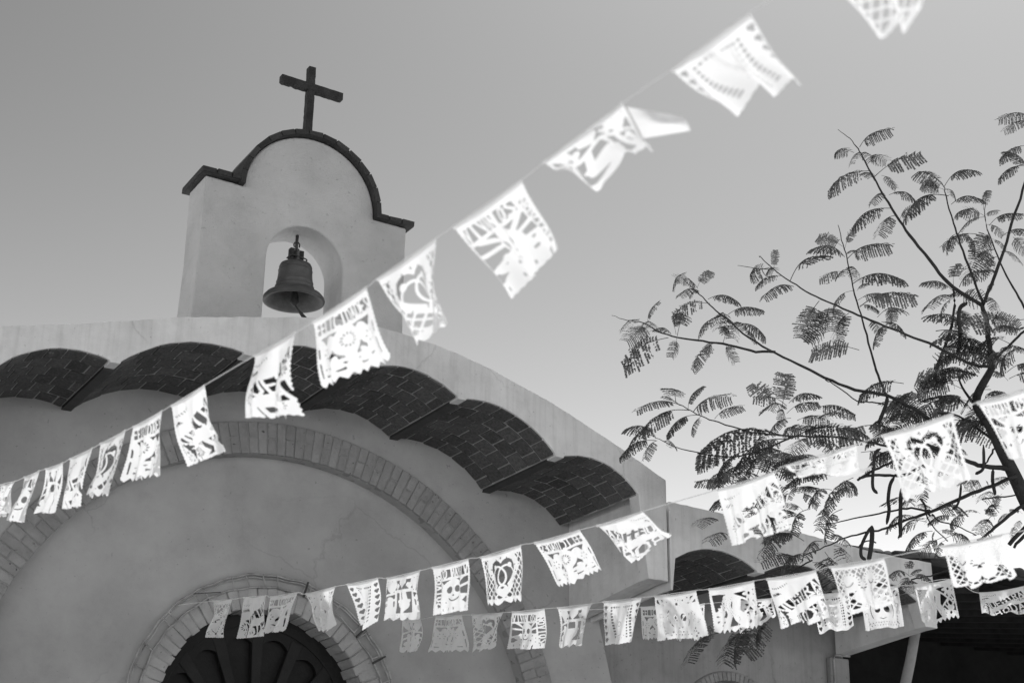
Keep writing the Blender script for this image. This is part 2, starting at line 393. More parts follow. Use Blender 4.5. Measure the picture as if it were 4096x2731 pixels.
# bell gable
GX0, GX1, GZ = 3.648, 5.333, 7.20; GR = .545; GC = 4.497
OC = (4.487, 6.675); OR = .313
n = 40
loop = [(GX0-.035, 5.72), (GX0, 6.6), (GX0, GZ+.02)] + [(GC-GR, GZ+.01)] + [(GC-GR*math.cos(math.pi*k/n), GZ+.0+GR*math.sin(math.pi*k/n)) for k in range(1, n)] + [(GC+GR, GZ-.01), (GX1, GZ-.02), (GX1, 6.5), (GX1+.02, 5.62), (OC[0]+OR+.01, 5.66)] + arch_pts(OC, OR, 30) + [(OC[0]-OR-.004, 5.7)]
gab = ngon_extrude('bell_gable', loop, YW, YW+.36, M['gable'], church, .018, 4)
gab.modifiers['bevel'].angle_limit = rad(30)
# dark capping tiles
def captile(x, z, ang, L, th=.042):
    o = bpy.data.objects.new('cap_tile', rnd.choice(CAPT)); col.objects.link(o); o.parent = gab
    o.scale = (L, .475+rnd.uniform(-.006, .006), th); o.rotation_euler = (0, -ang, rnd.uniform(-.01, .01))
    o.location = (x, YW+.18+rnd.uniform(-.004, .004), z)
NT = 15
for k in range(NT):
    a = math.pi*(1-(k+.5)/NT); r = GR+.024
    captile(GC+r*math.cos(a), GZ+.0+r*math.sin(a), a-math.pi/2, math.pi*r/NT*1.015)
for (xa, xb, z) in ((GX0-.045, GC-GR-.0, GZ+.045), (GC+GR+.0, GX1+.045, GZ+.005)):
    for k in range(3):
        w = (xb-xa)/3; captile(xa+w*(k+.5), z, -.01, w*.99)
bed = [(GX0-.03, GZ+.021), (GC-GR-.004, GZ+.018)]+[(GC-(GR+.004)*math.cos(math.pi*k/n), GZ+(GR+.004)*math.sin(math.pi*k/n)) for k in range(2, n-1)]+[(GC+GR+.004, GZ-.012), (GX1+.03, GZ-.016), (GX1+.03, GZ+.012), (GC+GR+.03, GZ+.012)]+[(GC+(GR+.034)*math.cos(math.pi*k/n), GZ+(GR+.034)*math.sin(math.pi*k/n)) for k in range(2, n-1)]+[(GC-GR-.034, GZ+.05), (GX0-.03, GZ+.05)]
ngon_extrude('cap_bed', bed, YW-.045, YW+.405, M['cap'], gab)
# ------------------------------------------------------------------ cross
cr = thing('cross', (4.515, YW+.18, 7.80), 'dark weathered timber cross standing on top of the bell gable', 'cross')
def rough_bar(name, x0, x1, z0, z1, y0, y1, seed, droop=0):
    r = random.Random(seed); n = 26; horiz = (x1-x0) > (z1-z0)
    a = []; b = []
    for k in range(n+1):
        t = k/n; j = r.uniform(0, .006)*(1 if r.random() < .7 else 2.0)
        if horiz: a.append((x0+(x1-x0)*t, z1-droop*t+r.uniform(-.001, .001))); b.append((x0+(x1-x0)*t, z0-droop*t+j))
        else: a.append((x0+r.uniform(-.0015, .003), z0+(z1-z0)*t)); b.append((x1+r.uniform(-.003, .0015), z0+(z1-z0)*t))
    lp = a+b[::-1]
    return ngon_extrude(name, lp, y0, y1, M['cross'], cr, .003)
rough_bar('upright', 4.484, 4.545, 7.76, 8.475, YW+.15, YW+.215, 1)
rough_bar('crossbar', 4.255, 4.79, 8.262, 8.332, YW+.145, YW+.205, 2, .022)
# ------------------------------------------------------------------ bell
BX, BY, BZ = 4.487, YW+.185, 6.43
bell = thing('church_bell', (BX, BY, BZ), 'dull bronze bell hanging from a rod in the gable arch', 'bell')
prof_o = [(.235, 0), (.239, .012), (.235, .03), (.214, .055), (.182, .074), (.158, .09), (.149, .108), (.1515, .113), (.1515, .120), (.146, .125), (.1415, .148), (.1435, .152), (.1435, .158), (.1385, .163), (.134, .20), (.130, .245), (.1325, .249), (.1325, .256), (.128, .26), (.127, .278), (.1285, .282), (.1255, .292), (.118, .308), (.09, .322), (.05, .328), (.0, .329)]
prof_i = [(.0, .30), (.085, .295), (.108, .27), (.118, .2), (.128, .14), (.145, .085), (.175, .045), (.2, .018), (.218, .002), (.235, 0)]
v, f = lathe(prof_i+prof_o[1:], 56); v = [(x+BX, y+BY, z+BZ) for x, y, z in v]
bo = link('bell_body', mesh('bell_body', v, f, True), M['bronze'], bell)
parts = []
for dx, dy in ((-.035, 0), (.035, 0), (0, -.03), (0, .03)):
    parts.append(tube([(BX+dx, BY+dy, BZ+.315), (BX+dx*1.15, BY+dy*1.15, BZ+.375), (BX+dx*.8, BY+dy*.8, BZ+.43)], [.014, .013, .013], 8))
parts.append(tube([(BX, BY, BZ+.31), (BX, BY, BZ+.43)], [.016, .016], 8))
link('crown', mesh('crown', *merge(parts), True), M['bronze'], bell)
box('crown_block', BX-.058, BX-.022, BY-.022, BY+.03, BZ+.335, BZ+.44, M['cross'], bell, .004)
box('crown_block', BX+.018, BX+.055, BY-.022, BY+.03, BZ+.335, BZ+.43, M['cross'], bell, .004)
v, f = tube(smooth_path([(BX-.09, BY-.03, BZ+.335), (BX-.055, BY-.04, BZ+.372), (BX, BY-.045, BZ+.365), (BX+.07, BY-.04, BZ+.355), (BX+.075, BY+.02, BZ+.36), (BX, BY+.05, BZ+.37), (BX-.06, BY+.03, BZ+.365)], 5), [.0055]*31, 6); link('wire', mesh('wire', v, f, True), M['iron'], bell)
v, f = tube([(BX, BY, BZ+.43), (BX-.004, BY, BZ+.47), (BX-.002, BY, OC[1]+OR+.02)], [.013, .012, .013], 8); link('hanging_rod', mesh('rod', v, f, True), M['iron'], bell)
v, f = tube(smooth_path([(BX-.02, BY, BZ+.455), (BX-.03, BY-.01, BZ+.475), (BX-.012, BY-.02, BZ+.495), (BX+.012, BY-.018, BZ+.48), (BX+.016, BY-.01, BZ+.455)], 4), [.006]*17, 6); link('wire', mesh('wire', v, f, True), M['iron'], bell)
v, f = tube([(BX, BY, BZ+.30), (BX+.004, BY, BZ+.12), (BX+.006, BY, BZ+.05), (BX+.008, BY, BZ+.0), (BX+.01, BY, BZ-.03)], [.01, .012, .03, .036, .014], 10); link('clapper', mesh('clapper', v, f, True), M['iron'], bell)
for k, dx in enumerate((.03, .045, .06)):
    v, f = tube(smooth_path([(BX+.01, BY, BZ-.02), (BX+.02+dx*.2, BY-.02, BZ-.06), (BX+.02+dx*.8, BY-.04, BZ-.10), (BX+.03+dx*1.2, BY-.05, BZ-.135)], 5), [.006]*16, 6)
    link('rope', mesh('rope', v, f, True), M['iron'], bell)
# ------------------------------------------------------------------ ladder-like bar frame bent round the door
fr = thing('arch_frame', (DC[0], YR-.05, DC[1]), 'thin welded bar frame bent like a ladder around the door arch', 'metal frame')
yb = YR-.035
for (r, rr, nm) in ((1.022, .0075, 'outer_bar'), (1.002, .005, 'outer_bar'), (.935, .007, 'inner_bar')):
    pts = []
    for k in range(91):
        a = rad(-12+204*k/90); w = .004*math.sin(k*1.3)+.003*math.sin(k*.47+r*40)
        pts.append((DC[0]+(r+w)*math.cos(a), yb+.006*math.sin(k*.6), DC[1]+(r+w)*math.sin(a)))
    v, f = tube(pts, [rr]*91, 6); link(nm, mesh(nm, v, f, True), M['bar'], fr)
for a in (6, 17, 21, 33, 44, 47, 60, 73, 77, 88, 94, 101, 109, 121, 125, 138, 142, 155, 163, 172):
    a1 = a+rnd.uniform(-1.5, 1.5); ra = 1.02
    p0 = (DC[0]+.93*math.cos(rad(a)), yb-.004, DC[1]+.93*math.sin(rad(a))); p1 = (DC[0]+ra*math.cos(rad(a1)), yb-.004, DC[1]+ra*math.sin(rad(a1)))
    v, f = tube([p0, p1], [.0055]*2, 6); link('rung', mesh('rung', v, f, True), M['bar'], fr)
for a in (76, 45, 31):      # rusty clips
    c, s = math.cos(rad(a)), math.sin(rad(a))
    v, f = tube([(DC[0]+.92*c, yb-.015, DC[1]+.92*s), (DC[0]+1.035*c, yb-.02, DC[1]+1.035*s)], [.009, .007], 6); link('clip', mesh('clip', v, f), M['iron'], fr)
v, f = tube([(DC[0]-.60, yb-.01, DC[1]+.82), (DC[0]-.40, yb-.012, DC[1]+.855)], [.003, .003], 5); link('wire', mesh('wire', v, f), M['iron'], fr)

# ================================================================== annex
annex = thing('annex', (8.3, 11.15, 0), 'lower pale plaster annex with its own brick-vaulted canopy beside the church', 'building')
ATOP = [(7.05, 4.936), (7.542, 4.914), (8.0, 4.885), (8.374, 4.859), (8.95, 4.815), (9.3, 4.80), (9.63, 4.80)]
ACUSP = [(7.06, 4.50), (7.885, 4.50), (8.71, 4.47), (9.50, 4.45)]
canopy(annex, ACUSP, ATOP, 7.05, 9.645, 4.27, 4.268, .115, 7.07, 9.518, 6, 6, lambda z: z-.06)
NC = (8.44, 3.40); NR = .57                 # small blind niche arch at the foot of the picture
loop = [(7.03, 0), (7.03, 4.78), (9.63, 4.70), (9.65, 4.20), (9.65, 0), (NC[0]+NR, 0)]+arch_pts(NC, NR, 40)+[(NC[0]-NR, 0)]
ngon_extrude('wall', loop, YW+.06, YW+.3, M['annexwall'], annex, .01)
box('niche_back', NC[0]-NR-.05, NC[0]+NR+.05, YW+.16, YW+.3, 0, NC[1]+NR+.05, M['annexwall'], annex).scale = (1, .999, 1)
na = ngon_extrude('niche_arch', arch_pts(NC, NR+.0, 50)+arch_pts(NC, NR-.07, 50)[::-1], YW+.055, YW+.14, M['archmortar'], annex)
NN = 38; dn = math.pi/NN
W_n = [wedge_mesh('niche_brick', NR-.075, NR-.004, dn*.44, -.012, .1, s, M['archbrick']) for s in (31, 32)]
for k in range(NN):
    o = bpy.data.objects.new('brick', rnd.choice(W_n)); col.objects.link(o); o.parent = na
    o.location = (NC[0], YW+.058, NC[1]); o.rotation_euler = (0, -math.pi/2+dn*(k+.5), 0)
box('corner_pilaster', 9.455, 9.66, YW+.0, YW+.058, 0, 4.185, M['annexwall'], annex, .012)
v, f = tube([(9.485, YW-.008, 0.2), (9.485, YW-.008, 4.16), (9.49, YW-.012, 4.20), (9.66, YW-.012, 4.205)], [.008]*4, 6); link('conduit', mesh('conduit', v, f, True), M['bar'], annex)
rt = [(x, z-.035) for x, z in ATOP]; rt[0] = (7.06, rt[0][1])
ngon_extrude('roof', rt+[(x, z-.05) for x, z in rt][::-1], YF+.132, 15.5, M['roof'], annex)
box('side_wall', 9.42, 9.63, YW+.301, 15.5, 0, 4.6, M['plaster'], annex)
# bent reinforcing wire on the parapet
v, f = tube(smooth_path([(9.0, YF+.2, 4.72), (9.02, YF+.18, 4.87), (9.06, YF+.15, 4.925), (9.13, YF+.14, 4.945), (9.17, YF+.13, 4.93)], 5), [.006]*21, 6); link('bent_wire', mesh('bent_wire', v, f, True), M['iron'], annex)

# ================================================================== tiled shed to the right of the annex
shed = thing('tiled_shed', (12, 12.5, 0), 'open shed with dark clay-tiled roof and rafters beyond the annex', 'shed')
def rz(y): return 4.90+(y-10.35)*.17
ex0, ex1, ey0, ey1 = 9.05, 21.0, 10.42, 16.5
rt0 = [(9.70, ey0), (ex1, ey0), (ex1, ey1), (9.70, ey1)]
v = [(x, y, rz(y)) for x, y in rt0]+[(x, y, rz(y)+.03) for x, y in rt0]
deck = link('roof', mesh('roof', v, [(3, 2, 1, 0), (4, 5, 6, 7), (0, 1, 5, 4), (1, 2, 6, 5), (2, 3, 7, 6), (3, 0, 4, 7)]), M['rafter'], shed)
def tile_half(L, r0, r1):
    v = []; f = []; n = 8
    for (y, r) in ((0, r0), (L, r1)):
        for rr in (r, r-.014):
            for k in range(n+1): a = math.pi*k/n; v.append((rr*math.cos(a), y, rr*math.sin(a)*.8))
    m = n+1
    for k in range(n):
        f += [(k, k+1, 2*m+k+1, 2*m+k), (m+k+1, m+k, 3*m+k, 3*m+k+1), (k+1, k, m+k, m+k+1), (2*m+k, 2*m+k+1, 3*m+k+1, 3*m+k)]
    return mesh('barrel_tile', v, f, True)
TM = tile_half(.40, .085, .07); TM.materials.append(M['rtile'])
for i in range(44):
    for j in range(5):
        x = 9.80+i*.2
        o = bpy.data.objects.new('roof_tile', TM); col.objects.link(o); o.parent = deck
        y = ey0-.06+j*.33; o.location = (x+rnd.uniform(-.012, .012), y, rz(y)+.032+rnd.uniform(0, .012)); o.rotation_euler = (math.atan(.17)-.03, rnd.uniform(-.06, .06), rnd.uniform(-.04, .04))
# a few tiles carried over the end of the annex parapet
ov = thing('loose_roof_tiles', (9.3, 10.3, 4.80), 'short run of dark clay tiles lying along the annex parapet end', 'roof tiles')
for (x, y, z, rzv, ry) in ((9.02, 10.30, 4.86, -1.35, .1), (9.30, 10.32, 4.85, -1.5, -.1), (9.47, 10.24, 4.86, -1.55, .1), (9.62, 10.34, 4.86, -1.45, .2), (9.80, 10.25, 4.86, -1.6, .1)):
    o = bpy.data.objects.new('roof_tile', TM); col.objects.link(o); o.parent = ov; o.matrix_parent_inverse = Matrix.Translation(-Vector(ov.location))
    o.location = (x, y, z); o.rotation_euler = (.12, ry, rzv)
for i in range(14):
    y0r = 10.9+i*.42
    box('batten', 9.75, ex1, y0r, y0r+.07, rz(y0r)-.05, rz(y0r)-.004, M['rafter'], shed)
for i in range(19):
    x = 9.95+i*.6
    v = [(x, 10.5, rz(10.5)-.17), (x+.09, 10.5, rz(10.5)-.17), (x+.09, ey1, rz(ey1)-.17), (x, ey1, rz(ey1)-.17)]; v += [(a, b, c+.115) for a, b, c in v]
    link('rafter', mesh('rafter', v, [(3, 2, 1, 0), (4, 5, 6, 7), (0, 1, 5, 4), (1, 2, 6, 5), (2, 3, 7, 6), (3, 0, 4, 7)]), M['rafter'], shed)
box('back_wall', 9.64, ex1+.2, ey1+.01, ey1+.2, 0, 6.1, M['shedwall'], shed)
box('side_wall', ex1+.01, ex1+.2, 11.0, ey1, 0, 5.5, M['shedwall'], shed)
for x in (15.9, 20.0): box('post', x, x+.16, 10.6, 10.76, 0, 4.74, M['rafter'], shed, .01)
# prop under the annex end beam
R2 = reg(3500, 2150, .3706)
pp = thing('leaning_pole', (9.3, 10.4, 0), 'pale round pole propping the end beam of the annex canopy', 'pole')
p_top = CAM+pray(*R2(440, 1048))*((10.55)/pray(*R2(440, 1048)).y)
p_low = CAM+pray(*R2(330, 1568))*((10.75)/pray(*R2(330, 1568)).y)
dirv = (p_low-p_top); p_end = p_top+dirv*((0-p_top.z)/dirv.z)
v, f = tube([p_top+Vector((0, 0, .03)), p_top+dirv*.5, p_low, p_end], [.042, .043, .045, .05], 16); link('shaft', mesh('pole', v, f, True), M['pole'], pp)

# ================================================================== bunting: strings and cut-paper banners
def chaikin(p): return p
class D:                                     # signed fields on a grid, positive = paper
    def __init__(s, nx=112, ny=96, asp=1.25):
        s.nx, s.ny, s.asp = nx, ny, asp
        s.X, s.Y = np.meshgrid(np.linspace(-.02, asp+.02, nx), np.linspace(-.01, 1.06, ny))
        s.f = None
    def circ(s, x, y, r): return r-np.hypot(s.X-x, s.Y-y)
    def ell(s, x, y, a, b, t=0):
        c, n = math.cos(t), math.sin(t); u = (s.X-x)*c+(s.Y-y)*n; w = -(s.X-x)*n+(s.Y-y)*c
        return (1-np.hypot(u/a, w/b))*min(a, b)
    def seg(s, x0, y0, x1, y1, w):
        dx, dy = x1-x0, y1-y0; L = dx*dx+dy*dy+1e-9
        t = np.clip(((s.X-x0)*dx+(s.Y-y0)*dy)/L, 0, 1); return w-np.hypot(s.X-x0-t*dx, s.Y-y0-t*dy)
    def poly(s, pts, w):
        o = None
        for a, b in zip(pts[:-1], pts[1:]):
            q = s.seg(*a, *b, w); o = q if o is None else np.maximum(o, q)
        return o
    def box(s, x0, x1, y0, y1): return np.minimum(np.minimum(s.X-x0, x1-s.X), np.minimum(s.Y-y0, y1-s.Y))
    def tri(s, a, b, c):
        o = None; ar = (b[0]-a[0])*(c[1]-a[1])-(b[1]-a[1])*(c[0]-a[0]); sg = 1 if ar > 0 else -1
        for p, q in ((a, b), (b, c), (c, a)):
            L = math.hypot(q[0]-p[0], q[1]-p[1]); d = sg*((q[0]-p[0])*(s.Y-p[1])-(q[1]-p[1])*(s.X-p[0]))/L
            o = d if o is None else np.minimum(o, d)
        return o
    def heart(s, x, y, r):
        return np.maximum(np.maximum(s.circ(x-.48*r, y-.35*r, .56*r), s.circ(x+.48*r, y-.35*r, .56*r)), s.tri((x-.98*r, y-.12*r), (x+.98*r, y-.12*r), (x, y+1.05*r)))
    def lattice(s, p, w, t=math.pi/4):       # positive inside the diamond holes
        u = (s.X+s.Y*.85)/p; v = (s.X-s.Y*.85)/p
        return np.minimum(.5-w-np.abs(u-np.round(u)-0), .5-w-np.abs(v-np.round(v)))*p*.7
    def grid(s, p, w): 
        u = s.X/p; v = s.Y/p; return np.minimum(.5-w-np.abs(u-np.round(u)), .5-w-np.abs(v-np.round(v)))*p
    def cut(s, h, m=None):
        m = (.0045 if h.max() > .03 else 0) if m is None else m
        s.f = np.minimum(s.f, m-h)
    def add(s, h): s.f = np.maximum(s.f, h)
    def petals(s, x, y, r, n, a=.5, b=.16, ph=0):
        o = None
        for k in range(n):
            t = ph+2*math.pi*k/n; q = s.ell(x+r*math.cos(t), y+r*math.sin(t), r*a, r*b, t); o = q if o is None else np.maximum(o, q)
        return o
    def dots(s, pts, r):
        o = None
        for x, y in pts: q = s.circ(x, y, r); o = q if o is None else np.maximum(o, q)
        return o
    def text(s, txt, x0, y0, x1, y1, h, w=.014, up=None):
        """letters standing along a base direction from (x0,y0) to (x1,y1), height h; returns (letters, band)"""
        L = math.hypot(x1-x0, y1-y0); ux, uy = (x1-x0)/L, (y1-y0)/L; vx, vy = -uy, ux
        cw = L/len(txt); o = None
        for i, ch in enumerate(txt):
            for st in GLYPH.get(ch, []):
                pts = []
                for a, b in st:
                    p = cw*(i+.16+.68*a); q = h*b; pts.append((x0+ux*p+vx*q, y0+uy*p+vy*q))
                r = s.poly(pts, w); o = r if o is None else np.maximum(o, r)
        p = (s.X-x0)*ux+(s.Y-y0)*uy; q = (s.X-x0)*vx+(s.Y-y0)*vy
        band = np.minimum(np.minimum(p, L-p), np.minimum(q, h-q))
        return o, band
    def words(s, txt, x0, y0, x1, y1, h, w=.014):
        l, b = s.text(txt, x0, y0, x1, y1, h, w)
        if '+' in txt:                        # the cross is cut out of solid paper
            L = math.hypot(x1-x0, y1-y0); ux, uy = (x1-x0)/L, (y1-y0)/L; cw = L/len(txt); i = txt.index('+')
            P_ = lambda a, q: (x0+ux*cw*(i+a)-uy*h*q, y0+uy*cw*(i+a)+ux*h*q)
            p = (s.X-x0)*ux+(s.Y-y0)*uy; b = np.minimum(b, np.abs(p-cw*(i+.5))-cw*.5)
            s.cut(np.maximum(s.seg(*P_(.5, .12), *P_(.5, .9), .021), s.seg(*P_(.14, .38), *P_(.86, .38), .021)), 0)
        s.cut(np.minimum(b, -l), .002)
    def sheet(s, edge, depth=.07, n=9, hem=.05):
        A = s.asp; e = .006*np.cos(s.Y*2*math.pi*17)
        side = np.minimum(s.X-.01-e, A-.01-e-s.X)
        ph = (s.X/A*n) % 1.0
        if edge == 'zig': b = 1.0-depth*np.abs(2*ph-1)
        elif edge == 'scallop': b = 1.0-depth*(1-np.sqrt(np.maximum(0, 1-(2*ph-1)**2)))
        elif edge == 'heart': b = 1.0-depth*np.abs(2*ph-1)**1.6
        elif edge == 'tabs': b = .985+.006*np.cos(s.X*2*math.pi*22)
        elif edge == 'round': b = .985+.006*np.cos(s.X*2*math.pi*22)-.10*(np.abs(2*((s.X/A*2) % 1.0)-1)**3)
        s.f = np.minimum(side, np.minimum(b-s.Y, s.Y))
        return s
GLYPH = dict(
    A=[[(0, 1), (.5, 0), (1, 1)], [(.22, .62), (.78, .62)]], B=[[(0, 0), (0, 1), (.7, 1), (1, .78), (.75, .5), (0, .5)], [(.75, .5), (.9, .22), (.6, 0), (0, 0)]],
    C=[[(1, .08), (.6, 0), (.1, .2), (0, .5), (.1, .8), (.6, 1), (1, .92)]], D=[[(0, 0), (0, 1), (.6, 1), (1, .7), (1, .3), (.6, 0), (0, 0)]],
    E=[[(1, 0), (0, 0), (0, 1), (1, 1)], [(0, .5), (.8, .5)]], F=[[(1, 0), (0, 0), (0, 1)], [(0, .5), (.8, .5)]], H=[[(0, 0), (0, 1)], [(1, 0), (1, 1)], [(0, .5), (1, .5)]],
    I=[[(.5, 0), (.5, 1)]], L=[[(0, 0), (0, 1), (1, 1)]], M=[[(0, 1), (0, 0), (.5, .7), (1, 0), (1, 1)]], N=[[(0, 1), (0, 0), (1, 1), (1, 0)]],
    O=[[(.5, 0), (.05, .25), (.05, .75), (.5, 1), (.95, .75), (.95, .25), (.5, 0)]], R=[[(0, 1), (0, 0), (.7, 0), (1, .25), (.7, .5), (0, .5)], [(.5, .5), (1, 1)]],
    S=[[(1, .1), (.5, 0), (.05, .22), (.5, .5), (.95, .75), (.5, 1), (0, .9)]], T=[[(0, 0), (1, 0)], [(.5, 0), (.5, 1)]], U=[[(0, 0), (0, .75), (.5, 1), (1, .75), (1, 0)]],
    V=[[(0, 0), (.5, 1), (1, 0)]], Y=[[(0, 0), (.5, .5), (1, 0)], [(.5, .5), (.5, 1)]])
GLYPH['+'] = []

def design_rings():        # two interlocked rings inside a heart, on a diamond lattice
    d = D().sheet('heart', .075, 8); A = d.asp; c = A/2
    hb = d.heart(c, .42, .43)
    d.cut(np.minimum(np.minimum(d.lattice(.13, .13), d.box(.06, A-.06, .10, .88)), -hb), 0)
    inner = d.heart(c, .40, .29); d.cut(np.minimum(inner, d.Y-.12), 0)
    d.add(np.minimum(inner, np.maximum(.02-np.abs(np.hypot((d.X-c+.09)*1.25, d.Y-.46)-.20), .02-np.abs(np.hypot((d.X-c-.09)*1.25, d.Y-.46)-.20))))
    d.add(np.minimum(inner, np.maximum(d.circ(c-.18, .27, .05), d.circ(c+.18, .27, .05))))
    o = []
    for k in range(15):
        t = 2*math.pi*k/15; d.cut(d.ell(c+.35*math.sin(t)*1.0, .38-.28*math.cos(t), .028, .009, math.atan2(-math.cos(t), math.sin(t))))
    return d
def design_felicidades():  # word across the top, flower balloon between two birds
    d = D().sheet('zig', .07, 11); A = d.asp; c = A/2
    d.words('FELICIDADES', .06, .085, A-.06, .085, .17, .012)
    d.cut(np.minimum(d.box(.06, A-.06, .30, .87), -np.maximum.reduce([d.ell(c, .48, .19, .20), d.tri((c-.14, .56), (c+.14, .56), (c, .80)),
        d.ell(c-.36, .55, .20, .12, -.6), d.ell(c+.36, .55, .20, .12, .6), d.ell(c-.47, .42, .13, .06, .9), d.ell(c+.47, .42, .13, .06, -.9), d.ell(c-.25, .40, .09, .07), d.ell(c+.25, .40, .09, .07),
        d.petals(c-.30, .80, .13, 8, .6, .3), d.petals(c+.30, .80, .13, 8, .6, .3), d.circ(c, .84, .09), d.seg(c-.5, .72, c+.5, .74, .025), d.seg(c-.5, .3, c-.52, .88, .02), d.seg(c+.5, .3, c+.52, .88, .02), d.seg(c, .3, c, .9, .02), d.seg(c-.55, .6, c-.2, .9, .025), d.seg(c+.55, .6, c+.2, .9, .025)])))
    d.cut(d.petals(c, .47, .085, 12, .3, .13)); d.cut(d.petals(c-.36, .55, .07, 6, .35, .12)); d.cut(d.petals(c+.36, .55, .07, 6, .35, .12))
    return d
def design_boda():         # two slanting words, feathers and flowers, slit tabs
    d = D().sheet('tabs'); A = d.asp; c = A/2
    d.words('NUE+TRA', .08, .58, A-.10, .14, .21, .016)
    d.words('BODA', .34, .84, A-.06, .57, .23, .019)
    for k in range(8):
        t = k/7; d.cut(d.ell(.10+.34*t, .20-.07*t+.03*math.sin(t*3), .03, .008, .9)); d.cut(d.ell(.08+.16*t, .34-.03*t, .045, .007, 1.2-.6*t))
        d.cut(d.ell(A-.42+.36*t, .50-.06*t, .026, .008, -.9))
    for (x, y, r) in ((c+.02, .50, .06), (.15, .72, .07), (A-.12, .45, .06), (.2, .89, .05), (c, .92, .045), (A-.15, .88, .05)): d.cut(d.petals(x, y, r, 10, .38, .13))
    for x in (.22, A-.22): d.cut(d.box(x-.012, x+.012, .84, 1.1)); d.cut(d.ell(x, .80, .02, .04))
    return d
def design_novios():       # words round a smiling skull
    d = D().sheet('tabs'); A = d.asp; c = A/2-.05
    d.words('VIVANLOS', .06, .09, A-.30, .09, .18, .013)
    d.words('NOVIOS', A-.08, .16, A-.08, .86, .17, .015)
    d.cut(np.minimum(d.box(.06, A-.28, .31, .82), -np.maximum.reduce([d.ell(c, .54, .27, .23), d.ell(c, .72, .16, .12), d.petals(c-.30, .76, .1, 7, .7, .35), d.petals(c+.28, .76, .1, 7, .7, .35), d.seg(.06, .45, A-.28, .62, .02), d.seg(.06, .68, A-.28, .45, .02), d.seg(c-.4, .3, c-.2, .45, .025), d.seg(c+.35, .3, c+.2, .45, .025)])))
    d.cut(d.ell(c-.10, .52, .065, .075)); d.cut(d.ell(c+.10, .52, .065, .075)); d.cut(d.tri((c-.03, .65), (c+.03, .65), (c, .60)))
    d.cut(np.minimum(.012-np.abs(np.hypot(d.X-c, d.Y-.60)-.14), d.Y-.68))
    for k in range(9): d.cut(d.box(.10+k*.115, .115+k*.115, .87, .93))
    for x in (.35, A-.35): d.cut(d.box(x-.01, x+.01, .90, 1.1))
    return d
def design_bride():        # columns of hearts beside a figure in a wide skirt on a square grid
    d = D().sheet('tabs'); A = d.asp; c = A/2
    for k in range(6):
        for x in (.10, A-.10): d.cut(d.heart(x, .15+k*.145, .056), 0)
    fig = np.maximum.reduce([d.circ(c, .20, .085), d.ell(c, .38, .13, .17), d.tri((c-.30, .95), (c+.30, .95), (c, .30)), d.ell(c, .92, .32, .15)])
    band = np.maximum.reduce([d.box(.23, .34, .12, .86), d.box(A-.34, A-.23, .12, .86), d.box(.23, A-.23, .09, .17)])
    d.cut(np.minimum(np.minimum(d.grid(.07, .20), band), -fig), 0)
    d.cut(d.petals(c, .52, .055, 10, .4, .14))
    for r in (.10, .17, .24):
        for k in range(9):
            t = rad(25+130*k/8); d.cut(d.ell(c+r*1.15*math.cos(t), .70+r*math.sin(t)*.9, .022, .006, t+1.57))
    return d
def design_couple():       # two round faces leaning together on a diamond lattice
    d = D().sheet('round'); A = d.asp; c = A/2
    fc = np.maximum.reduce([d.circ(c-.25, .36, .20), d.circ(c+.25, .36, .20), d.ell(c-.10, .68, .12, .17, .25), d.ell(c+.10, .68, .12, .17, -.25), d.ell(c, .44, .12, .06), d.seg(c, .5, c, .9, .025)])
    d.cut(np.minimum(np.minimum(d.lattice(.125, .13), d.box(.07, A-.07, .09, .90)), -fc), 0)
    for s in (-1, 1):
        for k in range(13):
            t = rad(-210+240*k/12); d.cut(d.ell(c+s*.25+.165*math.cos(t), .36+.165*math.sin(t), .026, .010, t))
        d.cut(np.minimum(.011-np.abs(np.hypot(d.X-c-s*.27, d.Y-.35)-.085), (d.Y-.36)))
    d.cut(d.tri((c-.06, .24), (c+.06, .24), (c, .33))); d.cut(d.tri((c-.05, .58), (c+.05, .58), (c, .50))); d.cut(d.ell(c, .80, .02, .05))
    return d
def design_dicha():        # two words and a beaded ribbon, saw-tooth edge
    d = D().sheet('zig', .085, 9); A = d.asp; c = A/2
    rib = d.poly([(c-.20, .86), (c-.10, .60), (c-.17, .38), (c-.05, .20), (c+.08, .30), (c+.02, .55), (c+.13, .80)], .075)
    wl, wb = d.text('AMOR', .08, .52, .44, .16, .17, .014)
    w2, b2 = d.text('DICHA', c+.10, .72, A-.05, .32, .19, .014)
    base = np.minimum(d.box(.06, A-.06, .15, .87), -np.maximum.reduce([rib, d.petals(c+.42, .22, .12, 8, .65, .3), d.petals(.22, .70, .13, 8, .65, .3), d.petals(c+.38, .82, .12, 7, .65, .32), wl, w2, d.seg(.06, .60, .5, .14, .02), d.seg(.10, .72, .55, .36, .02), d.seg(c+.05, .72, A-.04, .28, .02), d.seg(c+.2, .92, A-.04, .52, .02), d.seg(.06, .86, .3, .55, .03), d.seg(c, .15, c+.45, .5, .02)]))
    d.cut(base)
    for k in range(16):
        t = k/15; y = .24+.58*t; x = c-.06-.10*math.sin(t*5.5); d.cut(d.circ(x-.035, y, .009)); d.cut(d.circ(x+.04, y, .009))
    for k in range(10): d.cut(d.circ(.08+k*.12, .07, .006))
    return d
